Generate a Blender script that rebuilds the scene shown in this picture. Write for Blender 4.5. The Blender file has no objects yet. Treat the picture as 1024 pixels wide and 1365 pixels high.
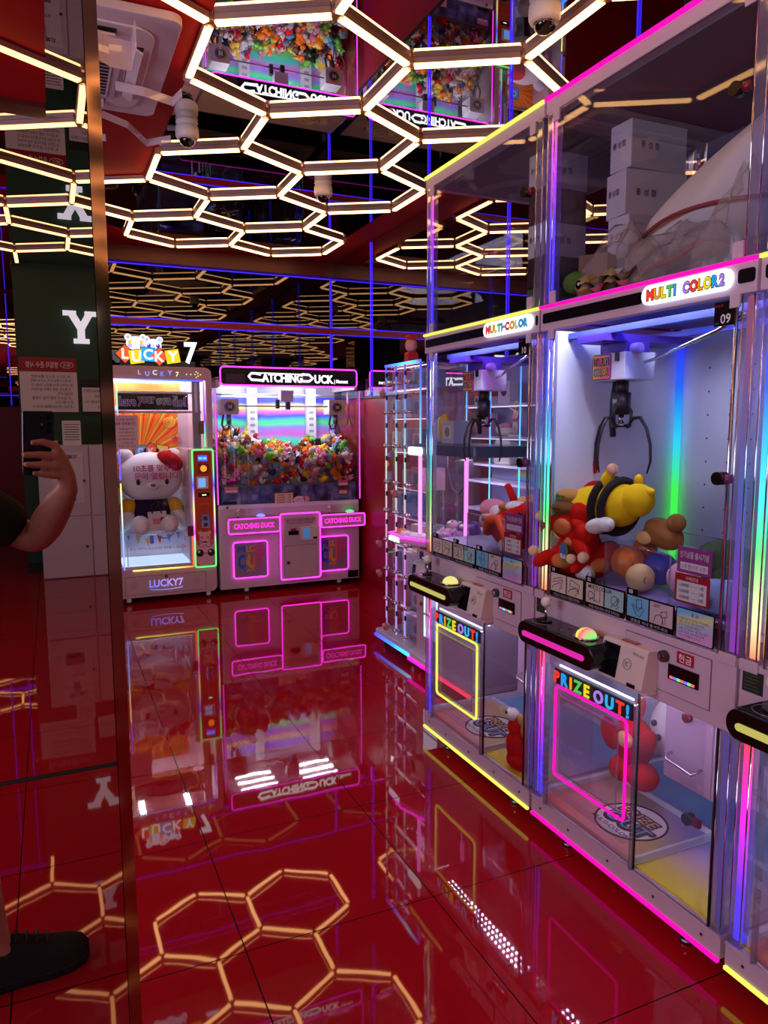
import bpy, math, random
from mathutils import Vector, Matrix
PI = math.pi
random.seed(7)
S = bpy.context.scene
COL = S.collection

# ---------------------------------------------------------------- camera, world, exposure
F_PX, PITCH, ROLL, YAW, EYE = 987.2, .11826, .002328, .42072, 1.5
cam_d = bpy.data.cameras.new('camera')
cam = bpy.data.objects.new('camera', cam_d); COL.objects.link(cam)
fw = Vector((math.sin(YAW)*math.cos(PITCH), math.cos(YAW)*math.cos(PITCH), -math.sin(PITCH)))
rt0 = Vector((math.cos(YAW), -math.sin(YAW), 0)); dn0 = fw.cross(rt0)
rt = rt0*math.cos(ROLL)+dn0*math.sin(ROLL); dn = -rt0*math.sin(ROLL)+dn0*math.cos(ROLL)
up = -dn
m = Matrix((rt, up, -fw)).transposed().to_4x4(); m.translation = (0, 0, EYE)
cam.matrix_world = m
cam_d.sensor_fit = 'VERTICAL'; cam_d.sensor_height = 24
cam_d.lens = F_PX/1365*24
cam_d.clip_start = .012; cam_d.clip_end = 60
S.camera = cam
w = bpy.data.worlds.new('world'); S.world = w; w.use_nodes = True
w.node_tree.nodes['Background'].inputs[0].default_value = (.10, .07, .09, 1)
w.node_tree.nodes['Background'].inputs[1].default_value = .02
vs = S.view_settings
vs.view_transform = 'Standard'; vs.look = 'None'; vs.gamma = 1; vs.use_curve_mapping = False
vs.exposure = 0.8
try:
    S.cycles.max_bounces = 12; S.cycles.diffuse_bounces = 3; S.cycles.glossy_bounces = 8
    S.cycles.transmission_bounces = 8; S.cycles.transparent_max_bounces = 48
    S.cycles.caustics_reflective = False; S.cycles.caustics_refractive = False
    S.cycles.sample_clamp_indirect = 4.0
except Exception:
    pass
HEX_E, LED_E, WHITE_E = 4.4, .72, 4.0
# added soft fill light, standing outside an invented glass opening in the left wall
ad = bpy.data.lights.new('added_fill_light', 'AREA'); ad.shape = 'RECTANGLE'; ad.size = 1.4; ad.size_y = 6.4; ad.energy = 100; ad.color = (.88, .80, 1.)
ao = bpy.data.objects.new('added_fill_light', ad); COL.objects.link(ao); ao.location = (-2.62, -.3, 1.88); ao.rotation_euler = (0, -PI/2, 0)

# ---------------------------------------------------------------- materials
def lin(c):
    def f(v):
        v /= 255
        return v/12.92 if v <= .04045 else ((v+.055)/1.055)**2.4
    return tuple(f(v) for v in c)+(1,)
MATS = {}
def mat(name, rgb=(200, 200, 200), rough=.5, metal=0., coat=0., spec=.5, sub=None):
    if name in MATS: return MATS[name]
    m = bpy.data.materials.new(name); m.use_nodes = True
    b = m.node_tree.nodes['Principled BSDF']
    b.inputs['Base Color'].default_value = lin(rgb); b.inputs['Roughness'].default_value = rough
    b.inputs['Metallic'].default_value = metal; b.inputs['Coat Weight'].default_value = coat
    b.inputs['Specular IOR Level'].default_value = spec
    MATS[name] = m; return m
def glow(name, rgb=(255, 255, 255), st=1.):
    if name in MATS: return MATS[name]
    m = bpy.data.materials.new(name); m.use_nodes = True; nt = m.node_tree; nt.nodes.clear()
    e = nt.nodes.new('ShaderNodeEmission'); o = nt.nodes.new('ShaderNodeOutputMaterial')
    e.inputs[0].default_value = lin(rgb); e.inputs[1].default_value = st
    nt.links.new(e.outputs[0], o.inputs[0]); MATS[name] = m; return m
def glow_ramp(name, stops, st=1., axis=2):
    """LED tube whose diodes change colour along its length"""
    if name in MATS: return MATS[name]
    m = bpy.data.materials.new(name); m.use_nodes = True; nt = m.node_tree; nt.nodes.clear()
    e = nt.nodes.new('ShaderNodeEmission'); o = nt.nodes.new('ShaderNodeOutputMaterial')
    tc = nt.nodes.new('ShaderNodeTexCoord'); sx = nt.nodes.new('ShaderNodeSeparateXYZ'); r = nt.nodes.new('ShaderNodeValToRGB')
    nt.links.new(tc.outputs['Generated'], sx.inputs[0]); nt.links.new(sx.outputs[axis], r.inputs[0])
    el = r.color_ramp.elements
    while len(el) < len(stops): el.new(.5)
    for i, (p, c) in enumerate(stops):
        el[i].position = p; el[i].color = lin(c)
    nt.links.new(r.outputs[0], e.inputs[0]); e.inputs[1].default_value = st
    nt.links.new(e.outputs[0], o.inputs[0]); MATS[name] = m; return m
def ramp_mat(name, stops, axis=0, rough=.3, tilt=None):
    """printed foil whose pigments change along it"""
    if name in MATS: return MATS[name]
    m = mat(name, (255, 255, 255), rough); nt = m.node_tree
    tc = nt.nodes.new('ShaderNodeTexCoord'); r = nt.nodes.new('ShaderNodeValToRGB')
    if tilt:
        d = nt.nodes.new('ShaderNodeVectorMath'); d.operation = 'DOT_PRODUCT'; d.inputs[1].default_value = tilt
        nt.links.new(tc.outputs['Generated'], d.inputs[0]); nt.links.new(d.outputs['Value'], r.inputs[0])
    else:
        sx = nt.nodes.new('ShaderNodeSeparateXYZ')
        nt.links.new(tc.outputs['Generated'], sx.inputs[0]); nt.links.new(sx.outputs[axis], r.inputs[0])
    el = r.color_ramp.elements
    while len(el) < len(stops): el.new(.5)
    for i, (p, c) in enumerate(stops):
        el[i].position = p; el[i].color = lin(c)
    nt.links.new(r.outputs[0], nt.nodes['Principled BSDF'].inputs['Base Color']); return m
def mirror(name, k, tint=(1, 1, 1), rough=0.):
    if name in MATS: return MATS[name]
    m = bpy.data.materials.new(name); m.use_nodes = True; nt = m.node_tree; nt.nodes.clear()
    g = nt.nodes.new('ShaderNodeBsdfGlossy'); o = nt.nodes.new('ShaderNodeOutputMaterial')
    g.inputs['Color'].default_value = (k*tint[0], k*tint[1], k*tint[2], 1); g.inputs['Roughness'].default_value = rough
    nt.links.new(g.outputs[0], o.inputs[0]); MATS[name] = m; return m
def glass(name, tint=(.97, .97, .98), ior=1.45, haze=0., hrgb=(220, 215, 235), rough=0., boost=1.):
    """thin clear sheet: see-through plus a Fresnel mirror (and a little milky haze for acrylic)"""
    if name in MATS: return MATS[name]
    m = bpy.data.materials.new(name); m.use_nodes = True; nt = m.node_tree; nt.nodes.clear()
    t = nt.nodes.new('ShaderNodeBsdfTransparent'); g = nt.nodes.new('ShaderNodeBsdfGlossy'); o = nt.nodes.new('ShaderNodeOutputMaterial')
    f = nt.nodes.new('ShaderNodeFresnel'); mx = nt.nodes.new('ShaderNodeMixShader')
    t.inputs[0].default_value = tint+(1,); g.inputs['Roughness'].default_value = rough; 
    ge = nt.nodes.new('ShaderNodeNewGeometry'); mr = nt.nodes.new('ShaderNodeMapRange')   # same Fresnel from both faces of the sheet
    mr.inputs[3].default_value = ior; mr.inputs[4].default_value = 1/ior
    nt.links.new(ge.outputs['Backfacing'], mr.inputs[0]); nt.links.new(mr.outputs[0], f.inputs[0])
    base = t.outputs[0]
    if haze:
        d = nt.nodes.new('ShaderNodeBsdfDiffuse'); d.inputs[0].default_value = lin(hrgb)
        m0 = nt.nodes.new('ShaderNodeMixShader'); m0.inputs[0].default_value = haze
        nt.links.new(t.outputs[0], m0.inputs[1]); nt.links.new(d.outputs[0], m0.inputs[2]); base = m0.outputs[0]
    k = nt.nodes.new('ShaderNodeMath'); k.operation = 'MULTIPLY'; k.inputs[1].default_value = boost; k.use_clamp = True
    nt.links.new(f.outputs[0], k.inputs[0]); nt.links.new(k.outputs[0], mx.inputs[0])
    nt.links.new(base, mx.inputs[1]); nt.links.new(g.outputs[0], mx.inputs[2]); nt.links.new(mx.outputs[0], o.inputs[0])
    MATS[name] = m; return m
def plush_mat():
    m = mat('plush_pile', (255, 255, 255), .95, spec=.1); nt = m.node_tree; b = nt.nodes['Principled BSDF']
    oi = nt.nodes.new('ShaderNodeObjectInfo'); nt.links.new(oi.outputs['Color'], b.inputs['Base Color'])
    n = nt.nodes.new('ShaderNodeTexNoise'); n.inputs['Scale'].default_value = 160
    bp = nt.nodes.new('ShaderNodeBump'); bp.inputs['Strength'].default_value = .35; bp.inputs['Distance'].default_value = .004
    nt.links.new(n.outputs[0], bp.inputs['Height']); nt.links.new(bp.outputs[0], b.inputs['Normal'])
    return m

LILAC = mat('powder_coated_steel', (205, 178, 200), .38)
LILAC2 = mat('powder_coated_steel_shadow_gap', (120, 98, 122), .5)
WHITE = mat('white_panel', (226, 224, 236), .4)
WPLAS = mat('white_plastic', (225, 218, 214), .35)
BLACK = mat('black_plastic', (10, 10, 12), .25)
BLACKM = mat('black_matte', (16, 15, 18), .6)
RUBBER = mat('rubber', (14, 13, 14), .8)
CHROME = mat('chrome', (215, 215, 222), .12, 1.)
STEEL = mat('steel', (150, 148, 155), .3, 1.)
DARKG = mat('dark_grey', (52, 52, 60), .45)
GREY = mat('grey_panel', (112, 110, 122), .5)
RED = mat('red_label', (168, 22, 40), .4)
PAPER = mat('paper', (228, 222, 224), .7)
INK = mat('ink', (22, 20, 26), .6)
GOLD = mat('brass_lock', (150, 110, 50), .3, 1.)
GLASS = glass('window_glass', (.965, .97, .985))
ACRYL = glass('clear_acrylic', (.97, .97, .985), 1.49, .025, (225, 215, 245), .0, 1.15)
ACEDGE = glass('acrylic_edge', (.72, .72, .84), 1.49, .16, (205, 200, 240), .05, 2.5)
PLUSH = plush_mat()
EYE_M = mat('plush_eye', (12, 10, 10), .2)
CREAM = mat('plush_cream', (236, 222, 200), .95, spec=.1)
PINKLED = glow('pink_neon', (255, 50, 220), 2.9*LED_E)
BLUELED = glow('blue_led', (66, 40, 255), 1.2*LED_E)
MAGLED = glow('magenta_led', (255, 16, 168), 1.1*LED_E)
YELLED = glow('yellow_led', (238, 240, 96), .95*LED_E)
BARLED = {'magenta': glow('magenta_bar', (240, 46, 176), .5), 'yellow': glow('yellow_bar', (226, 212, 112), .42)}
COOL = glow('cool_white_led', (226, 236, 255), WHITE_E)
SIGNW = glow('white_sign', (235, 245, 255), 1.0)

# ---------------------------------------------------------------- mesh builder
TXT = {}
def text_geo(s, off=0., res=3):
    key = (s, off, res)
    if key in TXT: return TXT[key]
    c = bpy.data.curves.new('t', 'FONT'); c.body = s; c.size = 1; c.offset = off; c.resolution_u = res; c.extrude = 0
    c.fill_mode = 'FRONT'
    o = bpy.data.objects.new('t', c)
    me = bpy.data.meshes.new_from_object(o)
    vs_ = [tuple(v.co) for v in me.vertices]; fs = [tuple(p.vertices) for p in me.polygons]
    bpy.data.objects.remove(o); bpy.data.curves.remove(c); bpy.data.meshes.remove(me)
    if vs_:
        xs = [v[0] for v in vs_]; ys = [v[1] for v in vs_]; bb = (min(xs), max(xs), min(ys), max(ys))
    else: bb = (0, .3, 0, .7)
    TXT[key] = (vs_, fs, bb); return TXT[key]

class MB:
    def __init__(s): s.v, s.f, s.mi, s.sm, s.mats = [], [], [], [], []; s.X = None
    def _m(s, m):
        if m not in s.mats: s.mats.append(m)
        return s.mats.index(m)
    def add(s, vs, fs, m, smooth=False):
        b = len(s.v); i = s._m(m)
        if s.X is not None: vs = [tuple(s.X @ Vector(v)) for v in vs]
        s.v.extend(vs)
        for f in fs: s.f.append(tuple(b+k for k in f)); s.mi.append(i); s.sm.append(smooth)
        return s
    def box(s, x0, x1, y0, y1, z0, z1, m):
        v = [(x0,y0,z0),(x1,y0,z0),(x1,y1,z0),(x0,y1,z0),(x0,y0,z1),(x1,y0,z1),(x1,y1,z1),(x0,y1,z1)]
        return s.add(v, [(0,3,2,1),(4,5,6,7),(0,1,5,4),(1,2,6,5),(2,3,7,6),(3,0,4,7)], m)
    def prism(s, pts, y0, y1, m, plane='xz', smooth=False):
        n = len(pts)
        if plane == 'xz': g = lambda p, d: (p[0], d, p[1])
        elif plane == 'xy': g = lambda p, d: (p[0], p[1], d)
        else: g = lambda p, d: (d, p[0], p[1])
        v = [g(p, y0) for p in pts]+[g(p, y1) for p in pts]
        s.add(v, [tuple(range(n)), tuple(range(2*n-1, n-1, -1))], m)
        b = len(s.v)-2*n; i = s._m(m)
        for k in range(n):
            j = (k+1) % n; s.f.append((b+k, b+n+k, b+n+j, b+j)); s.mi.append(i); s.sm.append(smooth)
        return s
    def rbox(s, x0, x1, y0, y1, z0, z1, r, m, plane='xz', n=5):
        if plane == 'xz': return s.prism(rrect(x0, x1, z0, z1, r, n), y0, y1, m, 'xz', False)
        if plane == 'xy': return s.prism(rrect(x0, x1, y0, y1, r, n), z0, z1, m, 'xy', False)
        return s.prism(rrect(y0, y1, z0, z1, r, n), x0, x1, m, 'yz', False)
    def cyl(s, p, q, r, m, n=14, r2=None, cap=True, smooth=True):
        p, q = Vector(p), Vector(q); d = (q-p).normalized()
        a = Vector((0, 0, 1)) if abs(d.z) < .9 else Vector((1, 0, 0)); u = d.cross(a).normalized(); w_ = d.cross(u)
        r2 = r if r2 is None else r2
        v = [tuple(p+(u*math.cos(2*PI*k/n)+w_*math.sin(2*PI*k/n))*r) for k in range(n)]
        v += [tuple(q+(u*math.cos(2*PI*k/n)+w_*math.sin(2*PI*k/n))*r2) for k in range(n)]
        s.add(v, [(k, (k+1) % n, n+(k+1) % n, n+k) for k in range(n)], m, smooth)
        if cap:
            b = len(s.v)-2*n; i = s._m(m)
            s.f += [tuple(b+k for k in range(n-1, -1, -1)), tuple(b+n+k for k in range(n))]; s.mi += [i, i]; s.sm += [False, False]
        return s
    def ball(s, c, r, m, n=12, k=8, rot=None):
        if not isinstance(r, (tuple, list)): r = (r, r, r)
        R = rot if rot is not None else Matrix.Identity(3); c = Vector(c)
        v = [tuple(c+R@Vector((0, 0, r[2])))]
        for i in range(1, k):
            t = PI*i/k
            for j in range(n):
                a = 2*PI*j/n
                v.append(tuple(c+R@Vector((r[0]*math.sin(t)*math.cos(a), r[1]*math.sin(t)*math.sin(a), r[2]*math.cos(t)))))
        v.append(tuple(c+R@Vector((0, 0, -r[2]))))
        f = [(0, 1+j, 1+(j+1) % n) for j in range(n)]
        for i in range(k-2):
            for j in range(n):
                a, b = 1+i*n+j, 1+i*n+(j+1) % n; f.append((a, a+n, b+n, b))
        e = len(v)-1
        f += [(e, 1+(k-2)*n+(j+1) % n, 1+(k-2)*n+j) for j in range(n)]
        return s.add(v, f, m, True)
    def tube(s, pts, r, m, n=8, closed=False, smooth=True):
        P_ = [Vector(p) for p in pts]; L = len(P_); rr = r if isinstance(r, (list, tuple)) else [r]*L
        T = []
        for i in range(L):
            a = P_[(i-1) % L] if (closed or i > 0) else P_[i]; b = P_[(i+1) % L] if (closed or i < L-1) else P_[i]
            T.append((b-a).normalized())
        a0 = Vector((0, 0, 1)) if abs(T[0].z) < .9 else Vector((1, 0, 0)); u = T[0].cross(a0).normalized()
        v = []
        for i in range(L):
            u = (u-T[i]*u.dot(T[i])).normalized(); w_ = T[i].cross(u)
            v += [tuple(P_[i]+(u*math.cos(2*PI*k/n)+w_*math.sin(2*PI*k/n))*rr[i]) for k in range(n)]
        f = []
        for i in range(L if closed else L-1):
            j = (i+1) % L
            f += [(i*n+k, i*n+(k+1) % n, j*n+(k+1) % n, j*n+k) for k in range(n)]
        if not closed: f += [tuple(range(n-1, -1, -1)), tuple((L-1)*n+k for k in range(n))]
        return s.add(v, f, m, smooth)
    def text(s, t, o, size, m, ux=(1, 0, 0), uv=(0, 0, 1), off=.0, align='C', ex=.0, width=None, res=3):
        vs_, fs, bb = text_geo(t, off, res)
        if not vs_: return 0
        o, ux, uv = Vector(o), Vector(ux), Vector(uv); un = ux.cross(uv)
        kx = ky = size
        if width: kx = width/(bb[1]-bb[0])
        dx = {'C': -(bb[0]+bb[1])/2, 'L': -bb[0], 'R': -bb[1]}[align]; dy = -(bb[2]+bb[3])/2
        front = [tuple(o+ux*((v[0]+dx)*kx)+uv*((v[1]+dy)*ky)+un*ex) for v in vs_]
        s.add(front, fs, m)
        if ex:
            edges = {}
            for f in fs:
                for a, b in zip(f, f[1:]+f[:1]):
                    if (b, a) in edges: del edges[(b, a)]
                    else: edges[(a, b)] = 1
            back = [tuple(Vector(v)-un*ex) for v in front]; n = len(front)
            s.add(front+back, [(a, n+a, n+b, b) for a, b in edges], m)
        return (bb[1]-bb[0])*kx
    def build(s, name, parent=None, loc=None, bevel=0, sub=0):
        me = bpy.data.meshes.new(name); me.from_pydata(s.v, [], s.f)
        for m in s.mats: me.materials.append(m)
        me.polygons.foreach_set('material_index', s.mi); me.polygons.foreach_set('use_smooth', s.sm); me.update()
        o = bpy.data.objects.new(name, me); COL.objects.link(o)
        if parent is not None: o.parent = parent
        if loc: o.location = loc
        if bevel:
            b = o.modifiers.new('b', 'BEVEL'); b.width = bevel; b.segments = 2; b.limit_method = 'ANGLE'; b.angle_limit = .7
        return o

def rrect(x0, x1, z0, z1, r, n=5):
    p = []
    for cx, cz, a0 in ((x1-r, z1-r, 0), (x0+r, z1-r, 90), (x0+r, z0+r, 180), (x1-r, z0+r, 270)):
        for k in range(n+1):
            a = math.radians(a0+90*k/n); p.append((cx+r*math.cos(a), cz+r*math.sin(a)))
    return p
def ring(x0, x1, z0, z1, r, y, n=4): return [(p[0], y, p[1]) for p in rrect(x0, x1, z0, z1, r, n)]
def circ(cx, cz, r, n=20): return [(cx+r*math.cos(2*PI*k/n), cz+r*math.sin(2*PI*k/n)) for k in range(n)]
def rotz(a): return Matrix.Rotation(a, 3, 'Z')
def eul(a, b, c): return Matrix.Rotation(c, 3, 'Z') @ Matrix.Rotation(b, 3, 'Y') @ Matrix.Rotation(a, 3, 'X')

def tag(o, label, cat, group=None, kind=None):
    o['label'] = label; o['category'] = cat
    if group: o['group'] = group
    if kind: o['kind'] = kind
    return o
def thing(name, label, cat, loc=(0, 0, 0), rz=0, group=None):
    o = bpy.data.objects.new(name, None); COL.objects.link(o); o.empty_display_size = .05
    o.location = loc; o.rotation_euler = (0, 0, rz)
    return tag(o, label, cat, group)
def struct(o, label=None):
    o['kind'] = 'structure'
    if label: o['label'] = label
    return o
def copy_tree(o, parent=None):
    c = o.copy(); COL.objects.link(c)
    if parent is not None: c.parent = parent
    for ch in list(o.children): copy_tree(ch, c)
    return c
# ================================================================ THE ROOM
XW, YB, XL, YF, ZC = 2.66, 7.24, -2.4, -8.2, 3.085
MY = 1.05                                   # plane of the mirror on the column
def tile_floor():
    m = mat('red_gloss_tile', (168, 6, 18), .035, coat=0., spec=.62); nt = m.node_tree; b = nt.nodes['Principled BSDF']
    tc = nt.nodes.new('ShaderNodeTexCoord'); sx = nt.nodes.new('ShaderNodeSeparateXYZ'); nt.links.new(tc.outputs['Object'], sx.inputs[0])
    def line(axis, off, per):
        a = nt.nodes.new('ShaderNodeMath'); a.operation = 'SUBTRACT'; a.inputs[1].default_value = off; nt.links.new(sx.outputs[axis], a.inputs[0])
        d = nt.nodes.new('ShaderNodeMath'); d.operation = 'PINGPONG'; d.inputs[1].default_value = per/2; nt.links.new(a.outputs[0], d.inputs[0])
        c = nt.nodes.new('ShaderNodeMath'); c.operation = 'LESS_THAN'; c.inputs[1].default_value = .0019; nt.links.new(d.outputs[0], c.inputs[0])
        return c
    l1, l2 = line(0, .437, .605), line(1, 1.33, .62)
    mx = nt.nodes.new('ShaderNodeMath'); mx.operation = 'MAXIMUM'; nt.links.new(l1.outputs[0], mx.inputs[0]); nt.links.new(l2.outputs[0], mx.inputs[1])
    mc = nt.nodes.new('ShaderNodeMix'); mc.data_type = 'RGBA'; mc.inputs[6].default_value = lin((160, 17, 28)); mc.inputs[7].default_value = lin((12, 2, 3))
    nt.links.new(mx.outputs[0], mc.inputs[0]); nt.links.new(mc.outputs[2], b.inputs['Base Color'])
    ro = nt.nodes.new('ShaderNodeMapRange'); ro.inputs[3].default_value = .025; ro.inputs[4].default_value = .6
    nt.links.new(mx.outputs[0], ro.inputs[0]); nt.links.new(ro.outputs[0], b.inputs['Roughness'])
    sp = nt.nodes.new('ShaderNodeMapRange'); sp.inputs[3].default_value = .62; sp.inputs[4].default_value = .05
    nt.links.new(mx.outputs[0], sp.inputs[0]); nt.links.new(sp.outputs[0], b.inputs['Specular IOR Level'])
    n = nt.nodes.new('ShaderNodeTexNoise'); n.inputs['Scale'].default_value = 5.5; n.inputs['Detail'].default_value = 1.
    nt.links.new(tc.outputs['Object'], n.inputs['Vector'])
    bp = nt.nodes.new('ShaderNodeBump'); bp.inputs['Strength'].default_value = .012; bp.inputs['Distance'].default_value = .02
    nt.links.new(n.outputs[0], bp.inputs['Height']); nt.links.new(bp.outputs[0], b.inputs['Normal'])
    return m
def red_paint(name, rgb, rough):
    m = mat(name, rgb, rough); nt = m.node_tree; b = nt.nodes['Principled BSDF']
    n = nt.nodes.new('ShaderNodeTexNoise'); n.inputs['Scale'].default_value = 90
    bp = nt.nodes.new('ShaderNodeBump'); bp.inputs['Strength'].default_value = .04; bp.inputs['Distance'].default_value = .002
    nt.links.new(n.outputs[0], bp.inputs['Height']); nt.links.new(bp.outputs[0], b.inputs['Normal']); return m
TILE = tile_floor()
REDW = red_paint('red_wall_film', (150, 8, 22), .4)
REDC = red_paint('red_ceiling_film', (170, 10, 16), .65); REDC.node_tree.nodes['Principled BSDF'].inputs['Specular IOR Level'].default_value = .2
GREENW = red_paint('dark_green_paint', (18, 62, 40), .6)
CEILMIR = mirror('ceiling_mirror', .72, (.97, .95, 1.))
WALLMIR = mirror('wall_mirror', .74, (.97, .95, 1.))
COLMIR = mirror('column_mirror', .5, (1., .9, .93))
BGLASS = mat('black_back_glass', (6, 5, 9), .0, spec=.85)
BRONZE = mat('polished_trim', (150, 118, 104), .07, 1.)

f = MB(); f.box(XL, XW, YF, YB, -.05, 0, TILE); struct(f.build('floor'))
# ceiling: red base with dark mirror sheets let in, between them the red margins
c = MB(); c.box(XL, XW, YF, YB, ZC+.004, ZC+.06, REDC); ce = struct(c.build('ceiling'))
q = MB()
q.prism([(.652, -7.9), (2.392, -7.9), (2.392, 6.98), (.98, 6.98), (.72, 6.71), (.31, 6.28), (.08, 5.97), (.08, 5.52), (.652, 5.19)], ZC, ZC+.004, CEILMIR, 'xy')
q.build('ceiling_mirror_sheet', ce)
q = MB(); q.box(-1.9, .648, -7.9, -2.3, ZC, ZC+.004, CEILMIR); q.build('ceiling_mirror_sheet', ce)
q = MB(); q.box(.06, .648, -2.298, -.6, ZC, ZC+.004, CEILMIR); q.build('ceiling_mirror_sheet', ce)
q = MB(); q.box(-1.2, .058, -2.29, -2.15, ZC-.02, ZC+.004, mat('soffit_edge', (96, 34, 30), .5)); q.build('ceiling_edge_strip', ce)

# right wall: red wainscot, mirror above
b = MB(); b.box(XW, XW+.1, YF, YB+.1, 0, ZC+.06, REDW); wr = struct(b.build('wall_right'))
b = MB(); b.box(XW-.012, XW, YF, YB, 1.745, ZC-.002, WALLMIR); b.build('wall_mirror', wr)
b = MB(); b.box(XW-.02, XW, YF, YB, 1.73, 1.746, BLACKM); b.build('wainscot_cap', wr)
# back wall: black glass bands, red bands, blue LED edges
b = MB(); b.box(XL, XW, YB, YB+.1, 0, ZC+.06, REDW); wb = struct(b.build('wall_back'))
for z0, z1 in ((1.70, 2.395), (2.47, 2.935)):
    b = MB(); b.box(XL, XW-.012, YB-.012, YB, z0, z1, BGLASS); b.build('black_glass_band', wb)
b = MB(); b.box(XL, XW-.012, YB-.03, YB, 2.405, 2.46, REDW); b.build('red_band', wb)
b = MB(); b.box(XL, XW-.012, YB-.10, YB, 2.95, ZC, red_paint('brown_red_cornice', (92, 20, 22), .4)); b.build('cornice', wb)
b = MB()
for a_ in ((XL-.1, XL, YF, -4.1, 0, ZC+.06), (XL-.1, XL, 3.3, YB, 0, ZC+.06), (XL-.1, XL, -4.1, 3.3, 2.6, ZC+.06)): b.box(*a_, REDW)
struct(b.build('wall_left'))
b = MB(); b.box(XL-.06, XL-.05, -4.1, 3.3, 0, 2.6, GLASS); wn = struct(b.build('added_window_1'))  # unseen glazed opening, added so the fill light can enter
b = MB()
for y in (-4.1, -2.25, -.4, 1.45, 3.25): b.box(XL-.09, XL-.02, y, y+.05, 0, 2.6, DARKG)
b.box(XL-.09, XL-.02, -4.1, 3.3, 2.55, 2.6, DARKG); b.build('added_window_frame', wn)
b = MB(); b.box(XL-.1, XW+.1, YF-.1, YF, 0, ZC+.06, REDW); wf = struct(b.build('wall_front'))
b = MB(); b.box(XL, XW-.012, YF, YF+.012, 1.72, ZC-.01, WALLMIR); b.build('wall_mirror', wf)

def led(label, p, q_, r=.005, group=None, m=None):
    b = MB(); p, q_ = Vector(p), Vector(q_)
    b.cyl((0, 0, 0), q_-p, r, m or BLUELED, 8)
    return tag(b.build('led_strip', None, p), label, 'led strip', group)
for y, l in ((YB-.02, 'upright blue LED strip in the far corner of the two mirror walls'), (6.18, 'upright blue LED strip on the right mirror wall, next after the far corner'),
             (5.09, 'upright blue LED strip on the right mirror wall just left of the clear storage box'), (4.02, 'upright blue LED strip seen through the clear storage box on the far claw machine'),
             (2.94, 'upright blue LED strip on the mirror wall behind the far claw machine'), (1.86, 'upright blue LED strip on the mirror wall behind the near claw machine')):
    led(label=l, p=(XW-.02, y, 1.75), q_=(XW-.02, y, ZC-.002), r=.005)
led('long blue LED strip along the top edge of the black back wall', (XL, YB-.022, 2.942), (XW-.03, YB-.022, 2.942))
led('blue LED strip along the upper edge of the red band on the back wall', (XL, YB-.022, 2.466), (XW-.03, YB-.022, 2.466))
led('blue LED strip along the lower edge of the red band on the back wall', (XL, YB-.022, 2.399), (XW-.03, YB-.022, 2.399))
for x in (-.62, -.42):
    led('upright blue LED strip on the wall behind the photographer, beside the green pillar' if x > -.5 else 'upright blue LED strip on the wall behind the photographer, further from the green pillar', (x, YF+.03, 1.74), (x, YF+.03, ZC-.01), .006)
led('level blue LED strip on the wall behind the photographer, left of the green pillar', (-2.2, YF+.03, 1.86), (-.3, YF+.03, 1.86), .006)

# mirror-clad column close to the camera, on the left
b = MB(); b.box(-.85, .074, MY+.012, MY+.42, 0, ZC, mat('column_board', (44, 16, 20), .6)); col = struct(b.build('wall_column'))
b = MB(); b.box(-.85, .0615, MY, MY+.011, 1.034, ZC-.001, COLMIR); b.build('upper_mirror', col)
b = MB(); b.box(-.85, .0615, MY, MY+.011, .002, 1.028, COLMIR); b.build('lower_mirror', col)
b = MB(); b.box(-.85, .0615, MY+.004, MY+.011, 1.028, 1.034, BLACKM); b.build('mirror_joint', col)
b = MB(); b.box(.0622, .0785, MY-.006, MY+.43, 0, ZC-.001, BRONZE); o = struct(b.build('trim_1'))

# green pillar and what hangs on it, behind the photographer (seen in the column mirror)
b = MB(); b.box(-.27, 1.1, -6.85, -6.2, 0, ZC, GREENW); struct(b.build('wall_pillar'))
b = MB(); b.box(-.275, 1.105, -6.19, -6.16, 0, .09, BLACKM); struct(b.build('baseboard_pillar'))
PY = -6.2
# letters and posters face +Y (towards the room); their left-to-right runs along -X
UX = (-1, 0, 0)
b = MB()
LT = glow('lit_letter', (250, 246, 255), .9); lx, lz, ly = .335, 2.48, PY+.005
def ltr(pts): b.prism([(lx-p[0], lz+p[1]) for p in pts], ly, ly+.05, LT, 'xz')
ltr([(-.035, -.16), (.035, -.16), (.035, -.01), (-.035, -.01)]); ltr([(-.075, -.16), (.075, -.16), (.075, -.115), (-.075, -.115)])
ltr([(-.135, .16), (-.06, .16), (.035, -.01), (-.035, -.02)]); ltr([(.135, .16), (.06, .16), (-.035, -.01), (.035, -.02)])
ltr([(-.165, .115), (-.04, .115), (-.04, .16), (-.165, .16)]); ltr([(.04, .115), (.165, .115), (.165, .16), (.04, .16)])
tag(b.build('sign_letter'), 'white lit capital letter Y standing out from the green pillar', 'sign letter')
po = thing('notice_poster', 'white and red rule poster taped to the green pillar, larger of the two sheets', 'poster', (0, PY, 1.9))
b = MB(); b.box(-.255, .275, .001, .006, -.27, .27, PAPER); b.box(-.255, .275, .006, .008, .13, .27, mat('poster_red', (150, 18, 24), .5)); b.build('sheet', po)
b = MB(); b.text('영업자 준수 사항', (-.045, .0085, .20), .065, PAPER, UX, off=.012, width=.30)
b.tube([(p[0], .009, p[1]) for p in [(.185+.062*math.cos(2*PI*k/20), .20+.030*math.sin(2*PI*k/20)) for k in range(20)]], .003, PAPER, 5, True)
b.text('체크', (.185, .0085, .20), .040, PAPER, UX, off=.01)
b.build('heading', po)
b = MB()
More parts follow.
